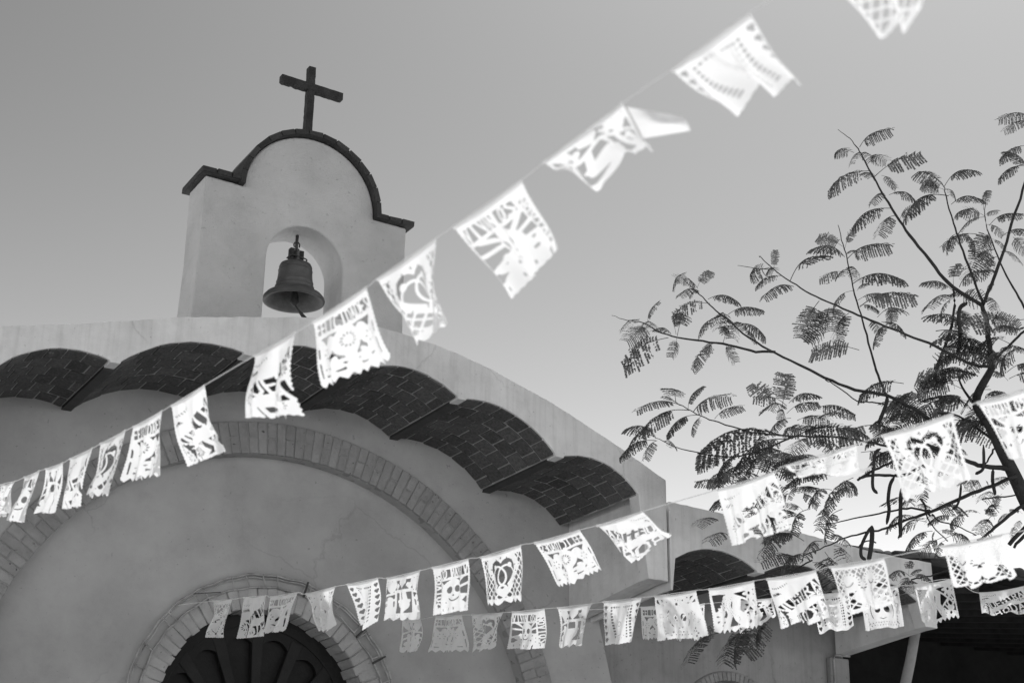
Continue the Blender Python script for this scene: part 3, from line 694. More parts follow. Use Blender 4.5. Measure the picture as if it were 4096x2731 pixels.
def design_cake():         # hearts above a tiered cake
    d = D().sheet('heart', .07, 6); A = d.asp; c = A/2
    keep = np.maximum.reduce([d.heart(.22, .22, .15), d.heart(A-.22, .22, .15), d.heart(c, .18, .12), d.heart(c-.22, .24, .08), d.heart(c+.22, .24, .08), d.heart(c, .72, .20), d.heart(.2, .78, .10), d.heart(A-.2, .78, .10),
        d.seg(c-.32, .34, c+.32, .34, .03), d.seg(c-.30, .34, c-.34, .9, .03), d.seg(c+.30, .34, c+.34, .9, .03), d.seg(c-.10, .36, c-.16, .60, .035), d.seg(c+.10, .36, c+.14, .60, .035), d.seg(c-.2, .57, c+.2, .57, .03), d.seg(.05, .45, c-.3, .36, .02), d.seg(A-.05, .45, c+.3, .36, .02), d.seg(.05, .62, c-.3, .50, .02), d.seg(A-.05, .62, c+.3, .50, .02), d.seg(.2, .5, .2, .7, .04), d.seg(A-.2, .5, A-.2, .7, .04)])
    d.cut(np.minimum(d.box(.06, A-.06, .09, .84), -keep))
    for k in range(9): d.cut(d.circ(.12+k*.127, .875, .008))
    return d
def design_mask():         # lace face with two large eyes under a crown of leaves
    d = D().sheet('tabs'); A = d.asp; c = A/2
    d.cut(np.minimum(d.box(.06, A-.06, .09, .24), -np.maximum.reduce([d.petals(.25, .27, .16, 9, .6, .22), d.petals(c, .24, .16, 9, .6, .22), d.petals(A-.25, .27, .16, 9, .6, .22), d.petals(c-.2, .15, .1, 7, .7, .3), d.petals(c+.2, .15, .1, 7, .7, .3)])))
    d.cut(d.ell(c-.15, .52, .10, .085, -.5)); d.cut(d.ell(c+.15, .52, .10, .085, .5))
    for r in (.18, .25, .33):
        m = int(r*60)
        for k in range(m):
            t = 2*math.pi*k/m; d.cut(d.ell(c+r*1.2*math.cos(t), .54+r*.9*math.sin(t), .013, .005, t+1.57))
    for s in (-1, 1): d.cut(np.minimum(.009-np.abs(np.hypot(d.X-c, d.Y-.54)-.36), s*(d.X-c)-.3))
    d.cut(np.minimum(.008-np.abs(np.hypot(d.X-c, d.Y-.55)-.20), d.Y-.72))
    for j in range(2):
        for k in range(11):
            x = .20+k*.086+(.043 if j else 0); y = .84+.06*j; d.cut(np.maximum(d.ell(x, y, .022, .008), d.ell(x, y, .008, .022)))
    for x in (.17, A-.17):
        for k in range(3): d.cut(d.ell(x, .72+k*.07, .010, .028))
        d.cut(d.box(x-.010, x+.010, .93, 1.1))
    for (x, y) in ((.15, .45), (A-.15, .45), (.13, .62), (A-.13, .62)): d.cut(d.petals(x, y, .045, 9, .4, .15))
    return d
def march(d):
    """marching squares -> (u,v) vertices and faces"""
    F = d.f; ny, nx = F.shape; V = []; Q = []; cache = {}
    xs = d.X[0]; ys = d.Y[:, 0]
    def node(i, j):
        k = (i, j)
        if k not in cache: cache[k] = len(V); V.append((xs[i], ys[j]))
        return cache[k]
    def cross_(i0, j0, i1, j1):
        k = (i0, j0, i1, j1)
        if k not in cache:
            a, b = F[j0, i0], F[j1, i1]; t = a/(a-b); t = min(.97, max(.03, t))
            cache[k] = len(V); V.append((xs[i0]+(xs[i1]-xs[i0])*t, ys[j0]+(ys[j1]-ys[j0])*t))
        return cache[k]
    P = F > 0
    for j in range(ny-1):
        for i in range(nx-1):
            a, b, c, e = P[j, i], P[j, i+1], P[j+1, i+1], P[j+1, i]
            s = int(a)+int(b)+int(c)+int(e)
            if s == 0: continue
            if s == 4: Q.append((node(i, j), node(i+1, j), node(i+1, j+1), node(i, j+1))); continue
            cs = [(i, j, a), (i+1, j, b), (i+1, j+1, c), (i, j+1, e)]; q = []
            for k in range(4):
                p0, p1 = cs[k], cs[(k+1) % 4]
                if p0[2]: q.append(node(p0[0], p0[1]))
                if p0[2] != p1[2]:
                    o = sorted([(p0[0], p0[1]), (p1[0], p1[1])]); q.append(cross_(*o[0], *o[1]))
            if len(q) >= 3: Q.append(tuple(q))
    uv = np.array(V); uv[:, 0] /= d.asp
    return uv, Q
DES = {k: march(fn()) for k, fn in dict(rings=design_rings, felicidades=design_felicidades, boda=design_boda, novios=design_novios, bride=design_bride, couple=design_couple, dicha=design_dicha, cake=design_cake, mask=design_mask).items()}

def banner(des, c4, zt, label, group, mirror=False, amp=.018, push=(0.0, 0.0), folds=2.0, seed=0, curl=0.0, bow=None):
    """c4: TL, TR, BR, BL source pixels; zt: camera depth of TL and TR; push: extra depth of BL and BR"""
    uv, Q = DES[des]; r = random.Random(seed*13+5)
    TL, TR = at(*c4[0], zt[0]), at(*c4[1], zt[1])
    BR, BL = at(*c4[2], zt[1]+push[1]), at(*c4[3], zt[0]+push[0])
    u = uv[:, 0].copy(); v = uv[:, 1].copy()
    if mirror: u = 1-u
    P = lambda w: np.array(w)[None, :]
    U_, V_ = u[:, None], v[:, None]
    pos = P(TL)*(1-U_)*(1-V_)+P(TR)*U_*(1-V_)+P(BR)*U_*V_+P(BL)*(1-U_)*V_
    nrm = ((TR-TL).cross(BL-TL)).normalized(); side = (TR-TL)
    ph = r.uniform(0, 6.28); k1 = folds*2*math.pi
    tilt = r.uniform(-.6, .6)
    fall = np.clip(v, 0, 1)**.8
    amp *= 1.3
    w = amp*fall*(np.sin(k1*(u+tilt*.3*v)+ph)+.45*np.sin(k1*2.1*u+ph*1.7+2*v))+.35*amp*np.sin(5*v+ph)*v
    pos = pos+w[:, None]*P(nrm)
    # the loose edge flaps a little and the top sags between its ends
    pos[:, 2] += -.010*np.sin(math.pi*np.clip(u, 0, 1))*(1-v)
    if bow is not None:                       # bow: extra pull of the lower middle, source pixels
        mid = (Vector(c4[2]).to_2d()+Vector(c4[3]).to_2d())/2; tgt = mid+Vector(bow)
        dm = at(tgt.x, tgt.y, (zt[0]+zt[1])/2)-at(mid.x, mid.y, (zt[0]+zt[1])/2)
        pos += (np.sin(math.pi*np.clip(u, 0, 1))*v**1.5)[:, None]*P(dm)
    if curl:                                  # lower part rolls back over itself
        s = np.clip((v-.55)/.45, 0, 1); pos += (s*s*curl)[:, None]*P(nrm); pos += (-s*s*.35*abs(curl))[:, None]*P((BL-TL).normalized())
    me = mesh('paper_banner', pos, Q, True)
    o = link('paper_banner', me, M['paper']); tag(o, label, 'banner', group)
    # move the origin to the hanging edge
    c = (TL+TR)/2; me.transform(Matrix.Translation(-c)); o.location = c
    # folded hem glued round the string
    hv, hf = [], []
    n = 10
    for k in range(n+1):
        t = k/n; p = TL.lerp(TR, t)+Vector((0, 0, -.010*math.sin(math.pi*t))); dn = (BL-TL).lerp(BR-TR, t)*.04
        hv += [p-dn*.10-nrm*.0045-c, p+dn*1.0-nrm*.0035-c, p+dn*1.0+nrm*.0035-c, p-dn*.10+nrm*.0045-c]
    for k in range(n):
        a = 4*k
        for q in ((0, 1), (3, 0)): hf.append((a+q[0], a+q[1], a+4+q[1], a+4+q[0]))
    h = bpy.data.objects.new('hem', mesh('hem', hv, hf)); h.data.materials.append(M['paper']); col.objects.link(h); h.parent = o
    return o
def flap(o, pts, z, dz):
    P = [at(*disp(x, y), z+d) for (x, y), d in zip(pts, dz)]
    v = []; f = []; n = 8
    for i in range(n+1):
        t = i/n; a = P[0].lerp(P[1], t); b = P[3].lerp(P[2], t); m = a.lerp(b, .5)+fwd*(-.05*math.sin(math.pi*t))
        v += [a-o.location, a.lerp(m, .6)-o.location, m-o.location, b-o.location]
    for i in range(n):
        for k in range(3): f.append((4*i+k, 4*i+k+1, 4*i+5+k, 4*i+4+k))
    q = bpy.data.objects.new('flipped_corner', mesh('flipped_corner', v, f, True)); q.data.materials.append(M['paper']); col.objects.link(q); q.parent = o
def string(pts, zf, label, extra=()):
    P3 = [at(x, y, zf(x)) for x, y in pts]
    sp = smooth_path(P3, 6); v, f = tube(sp, [.0021]*len(sp), 5)
    o = link('bunting_string', mesh('bunting_string', v, f, True), M['cord']); tag(o, label, 'string', 'strings of paper bunting')
    return o
Z3 = reg(0, 1500, .4252); Z4 = reg(800, 2150, .4677); Z5 = reg(1800, 2000, .4252); R6 = reg(2400, 1400, .8488); R1 = reg(2600, 1950, .5102); R3 = reg(3500, 1900, .3189)
def zlin(x0, z0, x1, z1):
    return lambda x: 1/(1/z0+(1/z1-1/z0)*(x-x0)/(x1-x0))
zs1 = zlin(0, 9.35, 3004, 4.3); zs2 = zlin(840, 11.3, 3500, 6.9); zs3 = zlin(1700, 11.95, 4000, 7.3); zs4 = zlin(2500, 11.95, 4096, 11.2)
W = 'white cut-paper banner '
S1 = [('mask', [Z3(10, 1025), Z3(150, 990), Z3(60, 1270), Z3(-30, 1350)], 'narrow folded lace banner at the lowest, far end of the topmost string', {}),
 ('novios', [Z3(230, 955), Z3(375, 895), Z3(235, 1385), Z3(65, 1380)], W+'twisted narrow, second from the low end of the topmost string', {}),
 ('cake', [Z3(430, 875), Z3(592, 820), Z3(548, 1300), Z3(375, 1300)], W+'with hearts, third from the low end of the topmost string', {}),
 ('boda', [Z3(660, 780), Z3(875, 680), Z3(735, 1240), Z3(605, 1270)], W+'with words, fourth from the low end of the topmost string', {}),
 ('rings', [Z3(945, 640), Z3(1185, 515), Z3(1020, 1125), Z3(810, 1160)], W+'with rings and lattice, on the topmost string over the blind arch bricks', {}),
 ('felicidades', [Z3(1255, 480), Z3(1530, 330), Z3(1520, 945), Z3(1200, 1010)], W+'with saw-tooth edge, on the topmost string before the blind arch crown', {}),
 ('boda', [Z3(1610, 280), Z3(1925, 90), Z3(2090, 735), Z3(1780, 865)], W+'with slit tabs, on the topmost string just below the canopy vaults', {'amp': .03}),
 ('boda', [disp(585, 815), disp(680, 762), disp(677, 955), disp(572, 963)], W+'reading NUESTRA, on the topmost string against the dark vault bricks', {'amp': .035, 'folds': 1.5}),
 ('felicidades', [disp(718, 738), disp(842, 658), disp(917, 822), disp(730, 898)], W+'with birds and saw-tooth edge, on the topmost string below the bell', {}),
 ('rings', [disp(865, 640), disp(1003, 545), disp(1019, 750), disp(975, 785)], W+'with rings in a heart, on the topmost string beside the bell gable', {'amp': .04, 'folds': 1.2}),
 ('novios', [disp(1040, 520), disp(1198, 412), disp(1283, 572), disp(1190, 677)], W+'with a skull, on the topmost string just past the gable', {'amp': .03}),
 ('cake', [disp(1245, 375), disp(1430, 237), disp(1510, 312), disp(1302, 394)], W+'blown up sideways, with its corner flipped, on the topmost string', {'amp': .04, 'folds': 1.3, 'bow': (60, 75)}),
 ('bride', [disp(1540, 160), disp(1722, 30), disp(1830, 225), disp(1688, 268)], W+'with columns of hearts, on the topmost string high in the sky', {'amp': .035, 'bow': (20, -90)}),
 ('couple', [disp(1880, -65), disp(2065, -190), disp(2122, 30), disp(2050, 72)], 'blurred white paper banner at the highest end of the topmost string', {'amp': .03})]
S2 = [('couple', [Z4(110, 535), Z4(280, 520), Z4(165, 860), Z4(70, 855)], W+'in shade over the door bricks, first of the middle string', {'amp': .03}),
 ('boda', [Z4(375, 505), Z4(565, 490), Z4(540, 845), Z4(360, 865)], W+'in shade before the dark fanlight, second of the middle string', {}),
 ('felicidades', [Z4(605, 500), Z4(840, 462), Z4(690, 805), Z4(570, 820)], W+'in shade, narrowing downwards, third of the middle string', {'amp': .03}),
 ('mask', [Z4(900, 475), Z4(1160, 412), Z4(1108, 790), Z4(1050, 775)], W+'folded to a triangle, crossing the edge of the door arch', {'amp': .03}),
 ('bride', [Z4(1255, 395), Z4(1520, 340), Z4(1500, 735), Z4(1405, 735)], W+'with a heart column, folded narrow, right after the door arch', {'amp': .035, 'folds': 1.2}),
 ('cake', [Z4(1600, 340), Z4(1885, 275), Z4(1880, 700), Z4(1580, 710)], W+'with hearts and cake, middle string, over the plain recessed wall', {}),
 ('novios', [Z4(1985, 250), Z4(2295, 175), Z4(2320, 615), Z4(2005, 665)], W+'with mirrored words and a skull, beside the blind arch foot', {'mirror': True}),
 ('rings', [Z5(285, 530), Z5(670, 415), Z5(735, 940), Z5(325, 1000)], W+'with rings in a heart, middle string, over the blind arch bricks', {}),
 ('felicidades', [Z5(790, 395), Z5(1220, 275), Z5(1440, 660), Z5(1000, 840)], W+'with mirrored word and birds, before the canopy end beam', {'mirror': True}),
 ('boda', [Z5(1375, 235), Z5(1810, 100), Z5(2140, 280), Z5(1690, 620)], W+'blown sideways, mirrored words, at the outer corner of the church canopy', {'mirror': True, 'amp': .03}),
 ('boda', [R6(550, 655), R6(820, 570), R6(895, 845), R6(615, 930)], W+'reading NUESTRA BODA, before the annex parapet and tree', {}),
 ('felicidades', [R6(868, 543), R6(1212, 440), R6(1215, 660), R6(930, 612)], W+'half rolled up by the wind, before the leafy branches', {'amp': .03, 'curl': .12}),
 ('rings', [R6(1325, 400), R6(1665, 295), R6(1760, 610), R6(1450, 700)], W+'with rings in a heart, large, before the tree and its pods', {}),
 ('novios', [R6(1775, 245), R6(2050, 165), R6(2150, 450), R6(1920, 530)], W+'reading VIVAN, before the densest part of the tree', {})]
S3 = [('cake', [Z4(1730, 690), Z4(1885, 690), Z4(1880, 968), Z4(1768, 975)], 'dim grey paper banner hanging folded in shade, first of the third string', {'amp': .03}),
 ('felicidades', [Z4(2015, 668), Z4(2240, 655), Z4(2265, 975), Z4(1985, 980)], 'dim grey saw-toothed paper banner in shade before the recessed wall', {'amp': .025}),
 ('rings', [Z5(205, 1070), Z5(505, 1050), Z5(390, 1400), Z5(260, 1410)], 'dim grey paper banner with rings in shade at the blind arch edge', {'amp': .03}),
 ('novios', [Z5(585, 1045), Z5(890, 1015), Z5(885, 1400), Z5(560, 1400)], W+'with a skull, before the foot of the blind arch bricks', {}),
 ('cake', [Z5(1010, 1005), Z5(1340, 965), Z5(1235, 1365), Z5(1040, 1390)], W+'with hearts and cake, under the church canopy end beam', {'amp': .025}),
 ('bride', [Z5(1445, 950), Z5(1805, 910), Z5(1690, 1345), Z5(1470, 1365)], W+'with heart columns and a bride, at the corner between church and annex', {}),
 ('mask', [R1(35, 845), R1(362, 800), R1(425, 1170), R1(85, 1200)], W+'with a lace face and big eyes, before the annex wall', {}),
 ('dicha', [R1(458, 790), R1(818, 725), R1(890, 1090), R1(510, 1150)], W+'reading AMOR Y DICHA, above the hanging dark fronds', {}),
 ('boda', [R1(912, 710), R1(1300, 645), R1(1395, 1040), R1(1040, 1095)], W+'reading NUESTRA BODA, before the annex canopy vaults', {}),
 ('couple', [R1(1405, 615), R1(1835, 545), R1(1905, 925), R1(1540, 1005)], W+'with two faces, before the annex canopy end beam', {}),
 ('couple', [R3(825, 885), R3(1600, 735), R3(1835, 1290), R3(1000, 1465)], W+'with two faces, large, before the dark tiled shed roof', {'amp': .02})]
S4 = [('felicidades', [Z5(1790, 1000), Z5(2090, 972), Z5(2085, 1312), Z5(1810, 1312)], 'dim grey saw-toothed paper banner in shade, half behind the lace-face banner', {}),
 ('rings', [R1(165, 935), R1(430, 905), R1(420, 1190), R1(200, 1195)], W+'with lattice, peeping out behind the lace-face banner', {}),
 ('cake', [R1(650, 885), R1(960, 862), R1(995, 1005), R1(705, 1160)], W+'blown askew behind the AMOR Y DICHA banner', {'amp': .03}),
 ('bride', [R1(1245, 838), R1(1560, 810), R1(1600, 1095), R1(1330, 1140)], W+'with heart column and figure, half behind the two-faces banner by the beam', {}),
 ('mask', [R1(1640, 790), R1(1945, 765), R1(1995, 1090), R1(1690, 1120)], W+'with lace face, crossing the annex end beam', {}),
 ('dicha', [R2(415, 500), R2(830, 440), R2(920, 875), R2(510, 925)], W+'reading AMOR Y DICHA, beside the leaning pole and beam end', {'amp': .03}),
 ('boda', [R2(1120, 590), R2(1608, 520), R2(1640, 810), R2(1150, 825)], W+'reading NUESTRA BODA, deep in front of the dark shed', {'amp': .025})]
for gi, (S, zf, gname) in enumerate(((S1, zs1, 'banners on the topmost string'), (S2, zs2, 'banners on the middle string'), (S3, zs3, 'banners on the third string'), (S4, zs4, 'banners on the rear string'))):
    for bi, (des, c4, label, kw) in enumerate(S):
        r = random.Random(gi*100+bi)
        kw = dict(kw); kw.setdefault('amp', .02); kw.setdefault('folds', r.uniform(1.3, 2.3))
        z0, z1 = zf(c4[0][0]), zf(c4[1][0])
        p = r.uniform(-.05, .07)
        bo_ = banner(des, c4, (z0, z1), label, gname, seed=gi*100+bi, push=(p, p+r.uniform(-.03, .03)), **kw)
        if 'flipped' in label: flap(bo_, [(1440, 246), (1572, 268), (1586, 300), (1478, 318)], z1, (0, -.12, -.14, -.04))
def tops(S): return [q for b in S for q in (b[1][0], b[1][1])]
def lift(pts, d=2): return [(x, y+d) for x, y in pts]
string([(-60, 1975)]+lift(tops(S1)), zs1, 'white string rising from the church to the top of the sky, topmost of all')
string([(700, 2420)]+lift(tops(S2))+[(4160, 1520)], zs2, 'white string from the door arch to the tree, carrying the middle banners')
string([(1480, 2480)]+lift(tops(S3))+[(4160, 2110)], zs3, 'white string crossing below the church canopy end beam')
string([(2300, 2440)]+lift(tops(S4))+[(4200, 2335)], zs4, 'thin white string in front of the annex wall, behind the others')

# ================================================================== tree
T5 = reg(2400, 400, .7211); T6 = R6; T7 = reg(3300, 1450, .7654)
tree = thing('flamboyant_tree', (11.0, 7.5, 0), 'leafy tree with feathery fronds and long dark pods beside the annex', 'tree')
def tpts(T, pts, z0, z1):
    n = len(pts); return [at(*T(x, y), z0+(z1-z0)*i/max(1, n-1)) for i, (x, y) in enumerate(pts)]
def branch(T, pts, z0, z1, r0, r1, name='branch'):
    P = tpts(T, pts, z0, z1); sp = smooth_path(P, 4); n = len(sp)
    j = [Vector((rnd.uniform(-1, 1), rnd.uniform(-1, 1), rnd.uniform(-1, 1)))*.004 for _ in sp]
    rs = [(r0+(r1-r0)*i/(n-1))*rnd.uniform(.93, 1.08) for i in range(n)]
    v, f = tube([a+b for a, b in zip(sp, j)], rs, 7)
    return link(name, mesh(name, v, f, True), M['bark'], tree)
px = .0018                                   # about one source pixel at twelve metres
tb = at(4230, 2250, 12.0)
v, f = tube(smooth_path([(tb.x+.15, tb.y, 0), (tb.x+.05, tb.y+.05, 1.5), tb, at(*T7(1060, 740), 12.0), at(*T7(985, 580), 12.0), at(*T7(930, 470), 12.0), at(*T7(860, 330), 12.1), at(*T7(790, 200), 12.2), at(*T5(2172, 1490), 12.3)], 5), list(np.linspace(.13, .06, 12))+list(np.linspace(.058, .026, 29)), 10)
link('trunk', mesh('trunk', v, f, True), M['bark'], tree)
branch(T5, [(2172, 1500), (2160, 1380), (2148, 1250), (2118, 1135)], 12.3, 12.5, 13*px, 9*px)
branch(T5, [(2118, 1135), (1960, 1040), (1860, 930), (1740, 780), (1660, 670), (1580, 540), (1520, 430), (1470, 340), (1430, 270), (1385, 215), (1320, 165)], 12.5, 13.2, 8.5*px, 1*px)
branch(T5, [(2120, 1120), (2060, 960), (2000, 800), (1960, 680), (1920, 540), (1905, 478), (1840, 410)], 12.5, 13.6, 6*px, 1.2*px)
branch(T5, [(2125, 1135), (2180, 1000), (2240, 830), (2300, 640), (2360, 450)], 12.5, 12.0, 7.5*px, 5*px)
branch(T5, [(2400, 1240), (2352, 1150), (2290, 1040), (2220, 900), (2160, 750), (2135, 640), (2145, 520)], 12.8, 13.6, 6*px, 1.2*px)
branch(T5, [(2172, 1480), (2080, 1470), (1985, 1430), (1860, 1365), (1700, 1300), (1540, 1235), (1400, 1180), (1290, 1130), (1170, 1075), (1060, 1010), (960, 935), (890, 870)], 12.2, 11.6, 7*px, 1.5*px)
branch(T5, [(890, 870), (880, 865)], 11.6, 11.6, 2*px, 1*px, 'twig')
branch(T5, [(960, 940), (860, 935), (765, 918)], 11.6, 11.5, 2*px, .8*px, 'twig')
branch(T6, [(1355, 222), (1345, 200), (1310, 120), (1275, 0), (1238, -140), (1200, -260), (1165, -420), (1140, -520), (1125, -590)], 12.2, 13.2, 6*px, 1.5*px)
branch(T6, [(1560, 330), (1450, 260), (1350, 215), (1200, 185), (1060, 130), (960, 80), (830, 15), (705, -58), (590, -150), (515, -215), (450, -280), (395, -330)], 12.2, 11.4, 8*px, 1.2*px)
branch(T5, [(970, 1398), (830, 1390), (680, 1350), (540, 1335), (430, 1315), (320, 1280), (240, 1235), (150, 1220), (65, 1195)], 11.7, 11.3, 5.5*px, .8*px)
branch(T5, [(1960, 1050), (1965, 1140), (1940, 1290), (1880, 1450), (1850, 1560)], 12.7, 12.3, 5*px, 7*px)
branch(T6, [(1700, 470), (1560, 465), (1400, 460), (1250, 430), (1100, 410), (900, 405), (800, 395), (690, 380), (560, 340), (480, 310), (390, 265), (330, 230)], 12.1, 11.4, 6*px, 1.2*px)
branch(T6, [(900, 410), (760, 470), (630, 500), (500, 490), (350, 455), (260, 410)], 12.0, 11.3, 4*px, 1.2*px)
branch(T7, [(985, 580), (940, 552), (840, 542), (760, 520), (640, 470), (540, 430), (450, 400)], 12.0, 11.8, 12*px, 5*px)
branch(T7, [(1000, 590), (880, 640), (730, 700), (550, 780), (460, 810), (380, 840), (300, 872), (210, 887), (110, 912), (0, 962), (-120, 1010)], 11.9, 11.6, 8*px, 2*px)
branch(T7, [(550, 775), (450, 760), (350, 775), (210, 800), (80, 830), (-60, 850)], 11.8, 11.6, 5*px, 1.5*px)
branch(T7, [(1060, 730), (960, 800), (870, 880), (800, 930)], 11.9, 11.7, 8*px, 5*px)
branch(T7, [(1050, 860), (960, 950)], 11.7, 11.7, 9*px, 8*px)
branch(T7, [(1045, 900), (985, 965)], 11.8, 11.8, 7*px, 5*px)
branch(T7, [(180, 605), (230, 588), (340, 588), (400, 590), (520, 540)], 11.9, 12.0, 5*px, 7*px)
branch(T7, [(170, 612), (260, 560), (350, 522), (420, 500)], 11.9, 12.0, 5*px, 5*px)
branch(T7, [(560, 790), (600, 830), (690, 850), (790, 905)], 11.8, 11.7, 3*px, 2*px, 'twig')
branch(T7, [(520, 770), (560, 850), (640, 930)], 11.8, 11.7, 3*px, 2*px, 'twig')
branch(T7, [(985, 560), (960, 480), (1000, 380), (1060, 300)], 12.1, 12.4, 8*px, 5*px)
branch(T7, [(860, 330), (800, 240), (730, 150), (690, 60)], 12.2, 12.6, 7*px, 4*px)
branch(T7, [(930, 470), (870, 400), (780, 330), (700, 280), (600, 250)], 12.1, 12.4, 7*px, 3*px)
branch(T7, [(940, 510), (890, 450), (860, 500), (830, 540)], 12.0, 12.1, 5*px, 3*px, 'twig')
branch(T5, [(2172, 1450), (2230, 1400), (2300, 1330), (2380, 1260)], 12.3, 12.6, 6*px, 5*px)
branch(T7, [(310, 215), (230, 205), (170, 200), (60, 120), (0, 90)], 12.1, 12.0, 3*px, 2*px, 'twig')
branch(R3, [(1340, 300), (1560, 270), (1830, 250)], 11.9, 12.0, 3*px, 3*px, 'twig')
branch(R3, [(450, 1305), (600, 1280), (780, 1235), (910, 1195), (1100, 1130)], 12.2, 12.0, 3*px, 3*px, 'twig')
# seed pods: flat curved blades
def pod(T, pts, z, w=9):
    P = smooth_path([at(*T(x, y), z) for x, y in pts], 5); n = len(P); v = []; f = []
    for i, p in enumerate(P):
        t = (P[min(i+1, n-1)]-P[max(i-1, 0)]).normalized(); s = t.cross(fwd).normalized(); s = (s*.9+fwd*.3).normalized(); d = t.cross(s).normalized()
        k = w*.8*px*min(1, (i+.6)/(n*.13), (n-i-.4)/(n*.09))
        for (a, b) in ((1, 0), (.55, .2), (-.55, .2), (-1, 0), (-.55, -.2), (.55, -.2)): v.append(p+s*a*k+d*b*k*.9)
    for i in range(n-1):
        for k in range(6): f.append((i*6+k, i*6+(k+1) % 6, i*6+6+(k+1) % 6, i*6+6+k))
    f += [tuple(range(6)), tuple(range((n-1)*6, n*6))]
    link('seed_pod', mesh('seed_pod', v, f, True), M['pod'], tree)
pod(T5, [(2040, 1125), (2000, 1150), (1990, 1210), (1998, 1300), (1985, 1415)], 12.3, 12)
pod(T6, [(1355, 222), (1345, 265), (1312, 348)], 12.0, 11)
pod(T7, [(292, 448), (262, 475), (252, 560), (250, 650), (275, 684)], 11.8, 9)
pod(T7, [(365, 592), (340, 640), (330, 720), (335, 770), (322, 845)], 11.8, 10)
pod(T7, [(398, 655), (395, 740), (394, 830), (396, 912)], 11.7, 11)
pod(T7, [(712, 632), (705, 700), (690, 745), (665, 768)], 11.8, 7)
pod(T7, [(495, 708), (520, 740), (528, 775), (553, 802)], 11.8, 6)
pod(T7, [(878, 558), (876, 620), (890, 690)], 11.9, 10)
pod(T7, [(828, 430), (830, 520), (822, 560), (785, 582)], 11.9, 9)
pod(T7, [(245, 850), (215, 900), (190, 960), (190, 1010), (215, 1030)], 11.6, 9)
pod(T7, [(245, 850), (246, 910), (240, 970), (228, 1035)], 11.65, 13)
# fronds: twice-feathered leaves, a few shared meshes
def frond_mesh(seed, droop, pairs=17, pet=.22, wid=.38):
    r = random.Random(seed); v = []; f = []
    def quad(a, b, c, d): n = len(v); v.extend((a, b, c, d)); f.append((n, n+1, n+2, n+3))
    def R(t): return Vector((t, .02*math.sin(t*2.2+seed), .16*math.sin(math.pi*min(1, t*.95))-.10*droop*t*t))
    prev = R(0)
    for k in range(1, 15):
        p = R(k/14); w = .010*(1-.65*k/14)
        for s in ((0, w, 0), (0, 0, w)):
            s = Vector(s); quad(prev-s, prev+s, p+s, p-s)
        prev = p
    sp = (1-pet)/pairs
    for k in range(pairs):
        t = pet+(1-pet)*(k+.5)/pairs; o = R(t)
        L = wid*(math.sin(math.pi*(.14+.72*(k+.5)/pairs))**.6)*r.uniform(.86, 1.06)
        for s in (-1, 1):
            if r.random() < .04: continue
            fo = .10+.45*(k/pairs)**2+r.uniform(-.07, .07)
            dr = droop*r.uniform(.75, 1.15)
            m = 10; a = o; miss = r.random() < .12
            for i in range(m):
                q = (i+1)/m; th = min(1.45, dr*(.35+.75*q))
                b = a+Vector((fo*.5, s*math.cos(th), -math.sin(th)))*(L/m)
                d = b-a; nrm = Vector((1, 0, 0)); nrm = (nrm-d.normalized()*nrm.dot(d.normalized())).normalized()
                quad(a-nrm*.002, a+nrm*.002, b+nrm*.002, b-nrm*.002)
                for e in (-1, 1):
                    if r.random() < (.45 if miss else .05): continue
                    ll = sp*.50*(1.08-.35*q)*r.uniform(.85, 1.15); mid = a.lerp(b, .5)
                    tw = Vector((0, 0, r.uniform(-.3, .3)*ll))
                    tip = mid+nrm*e*ll+d*.22+tw; wv = d*.50
                    quad(mid-wv, mid+wv, tip+wv*.9, tip-wv*.7)
                a = b
    me = mesh('frond', v, f); me.materials.append(M['leaf']); return me
FM = [frond_mesh(1, .35), frond_mesh(2, .6), frond_mesh(3, .9), frond_mesh(4, 1.05, 17, .22, .31), frond_mesh(5, .75, 15, .3), frond_mesh(6, 1.0, 18, .2, .32), frond_mesh(7, .5, 15, .18, .38), frond_mesh(8, 1.15, 14, .32, .30), frond_mesh(9, .85, 20, .15, .30), frond_mesh(10, .65, 10, .4, .36)]
nf = 0
def frond(a, b, me=None, roll=0.0):
    """a: base, b: tip (world)"""
    global nf
    d = b-a; L = d.length*1.12; x = d.normalized(); up = Vector((0, 0, 1))
    if abs(x.z) > .92: up = -fwd
    y = up.cross(x).normalized(); z = x.cross(y)
    c, s = math.cos(roll), math.sin(roll); y2 = y*c+z*s; z2 = -y*s+z*c
    o = bpy.data.objects.new('frond', me or rnd.choice(FM)); col.objects.link(o); o.parent = tree
    mw = Matrix(((x.x*L, y2.x*L, z2.x*L, a.x), (x.y*L, y2.y*L, z2.y*L, a.y), (x.z*L, y2.z*L, z2.z*L, a.z), (0, 0, 0, 1)))
    o.matrix_parent_inverse = Matrix.Translation(-Vector(tree.location)); o.matrix_basis = mw; nf += 1
def fr_px(T, lst, z):
    for (x0, y0, x1, y1) in lst:
        zz = z+rnd.uniform(-.25, .25); dz = rnd.uniform(-.2, .2)
        k = rnd.uniform(.84, 1.1); frond(at(*T(x0, y0), zz), at(*T(x0+(x1-x0)*k, y0+(y1-y0)*k), zz+dz), None, rnd.gauss(0, .38))
fr_px(T5, [(1440, 262, 1575, 175), (1410, 292, 1300, 290), (1445, 290, 1400, 345), (1450, 295, 1505, 325), (1520, 422, 1740, 310), (1490, 395, 1290, 480), (1560, 420, 1630, 470), (1580, 520, 1505, 565), (1600, 525, 1745, 545), (1610, 600, 1415, 685), (1645, 640, 1540, 740), (1660, 665, 1735, 600), (1500, 320, 1575, 325), (1520, 450, 1470, 400)], 13.0)
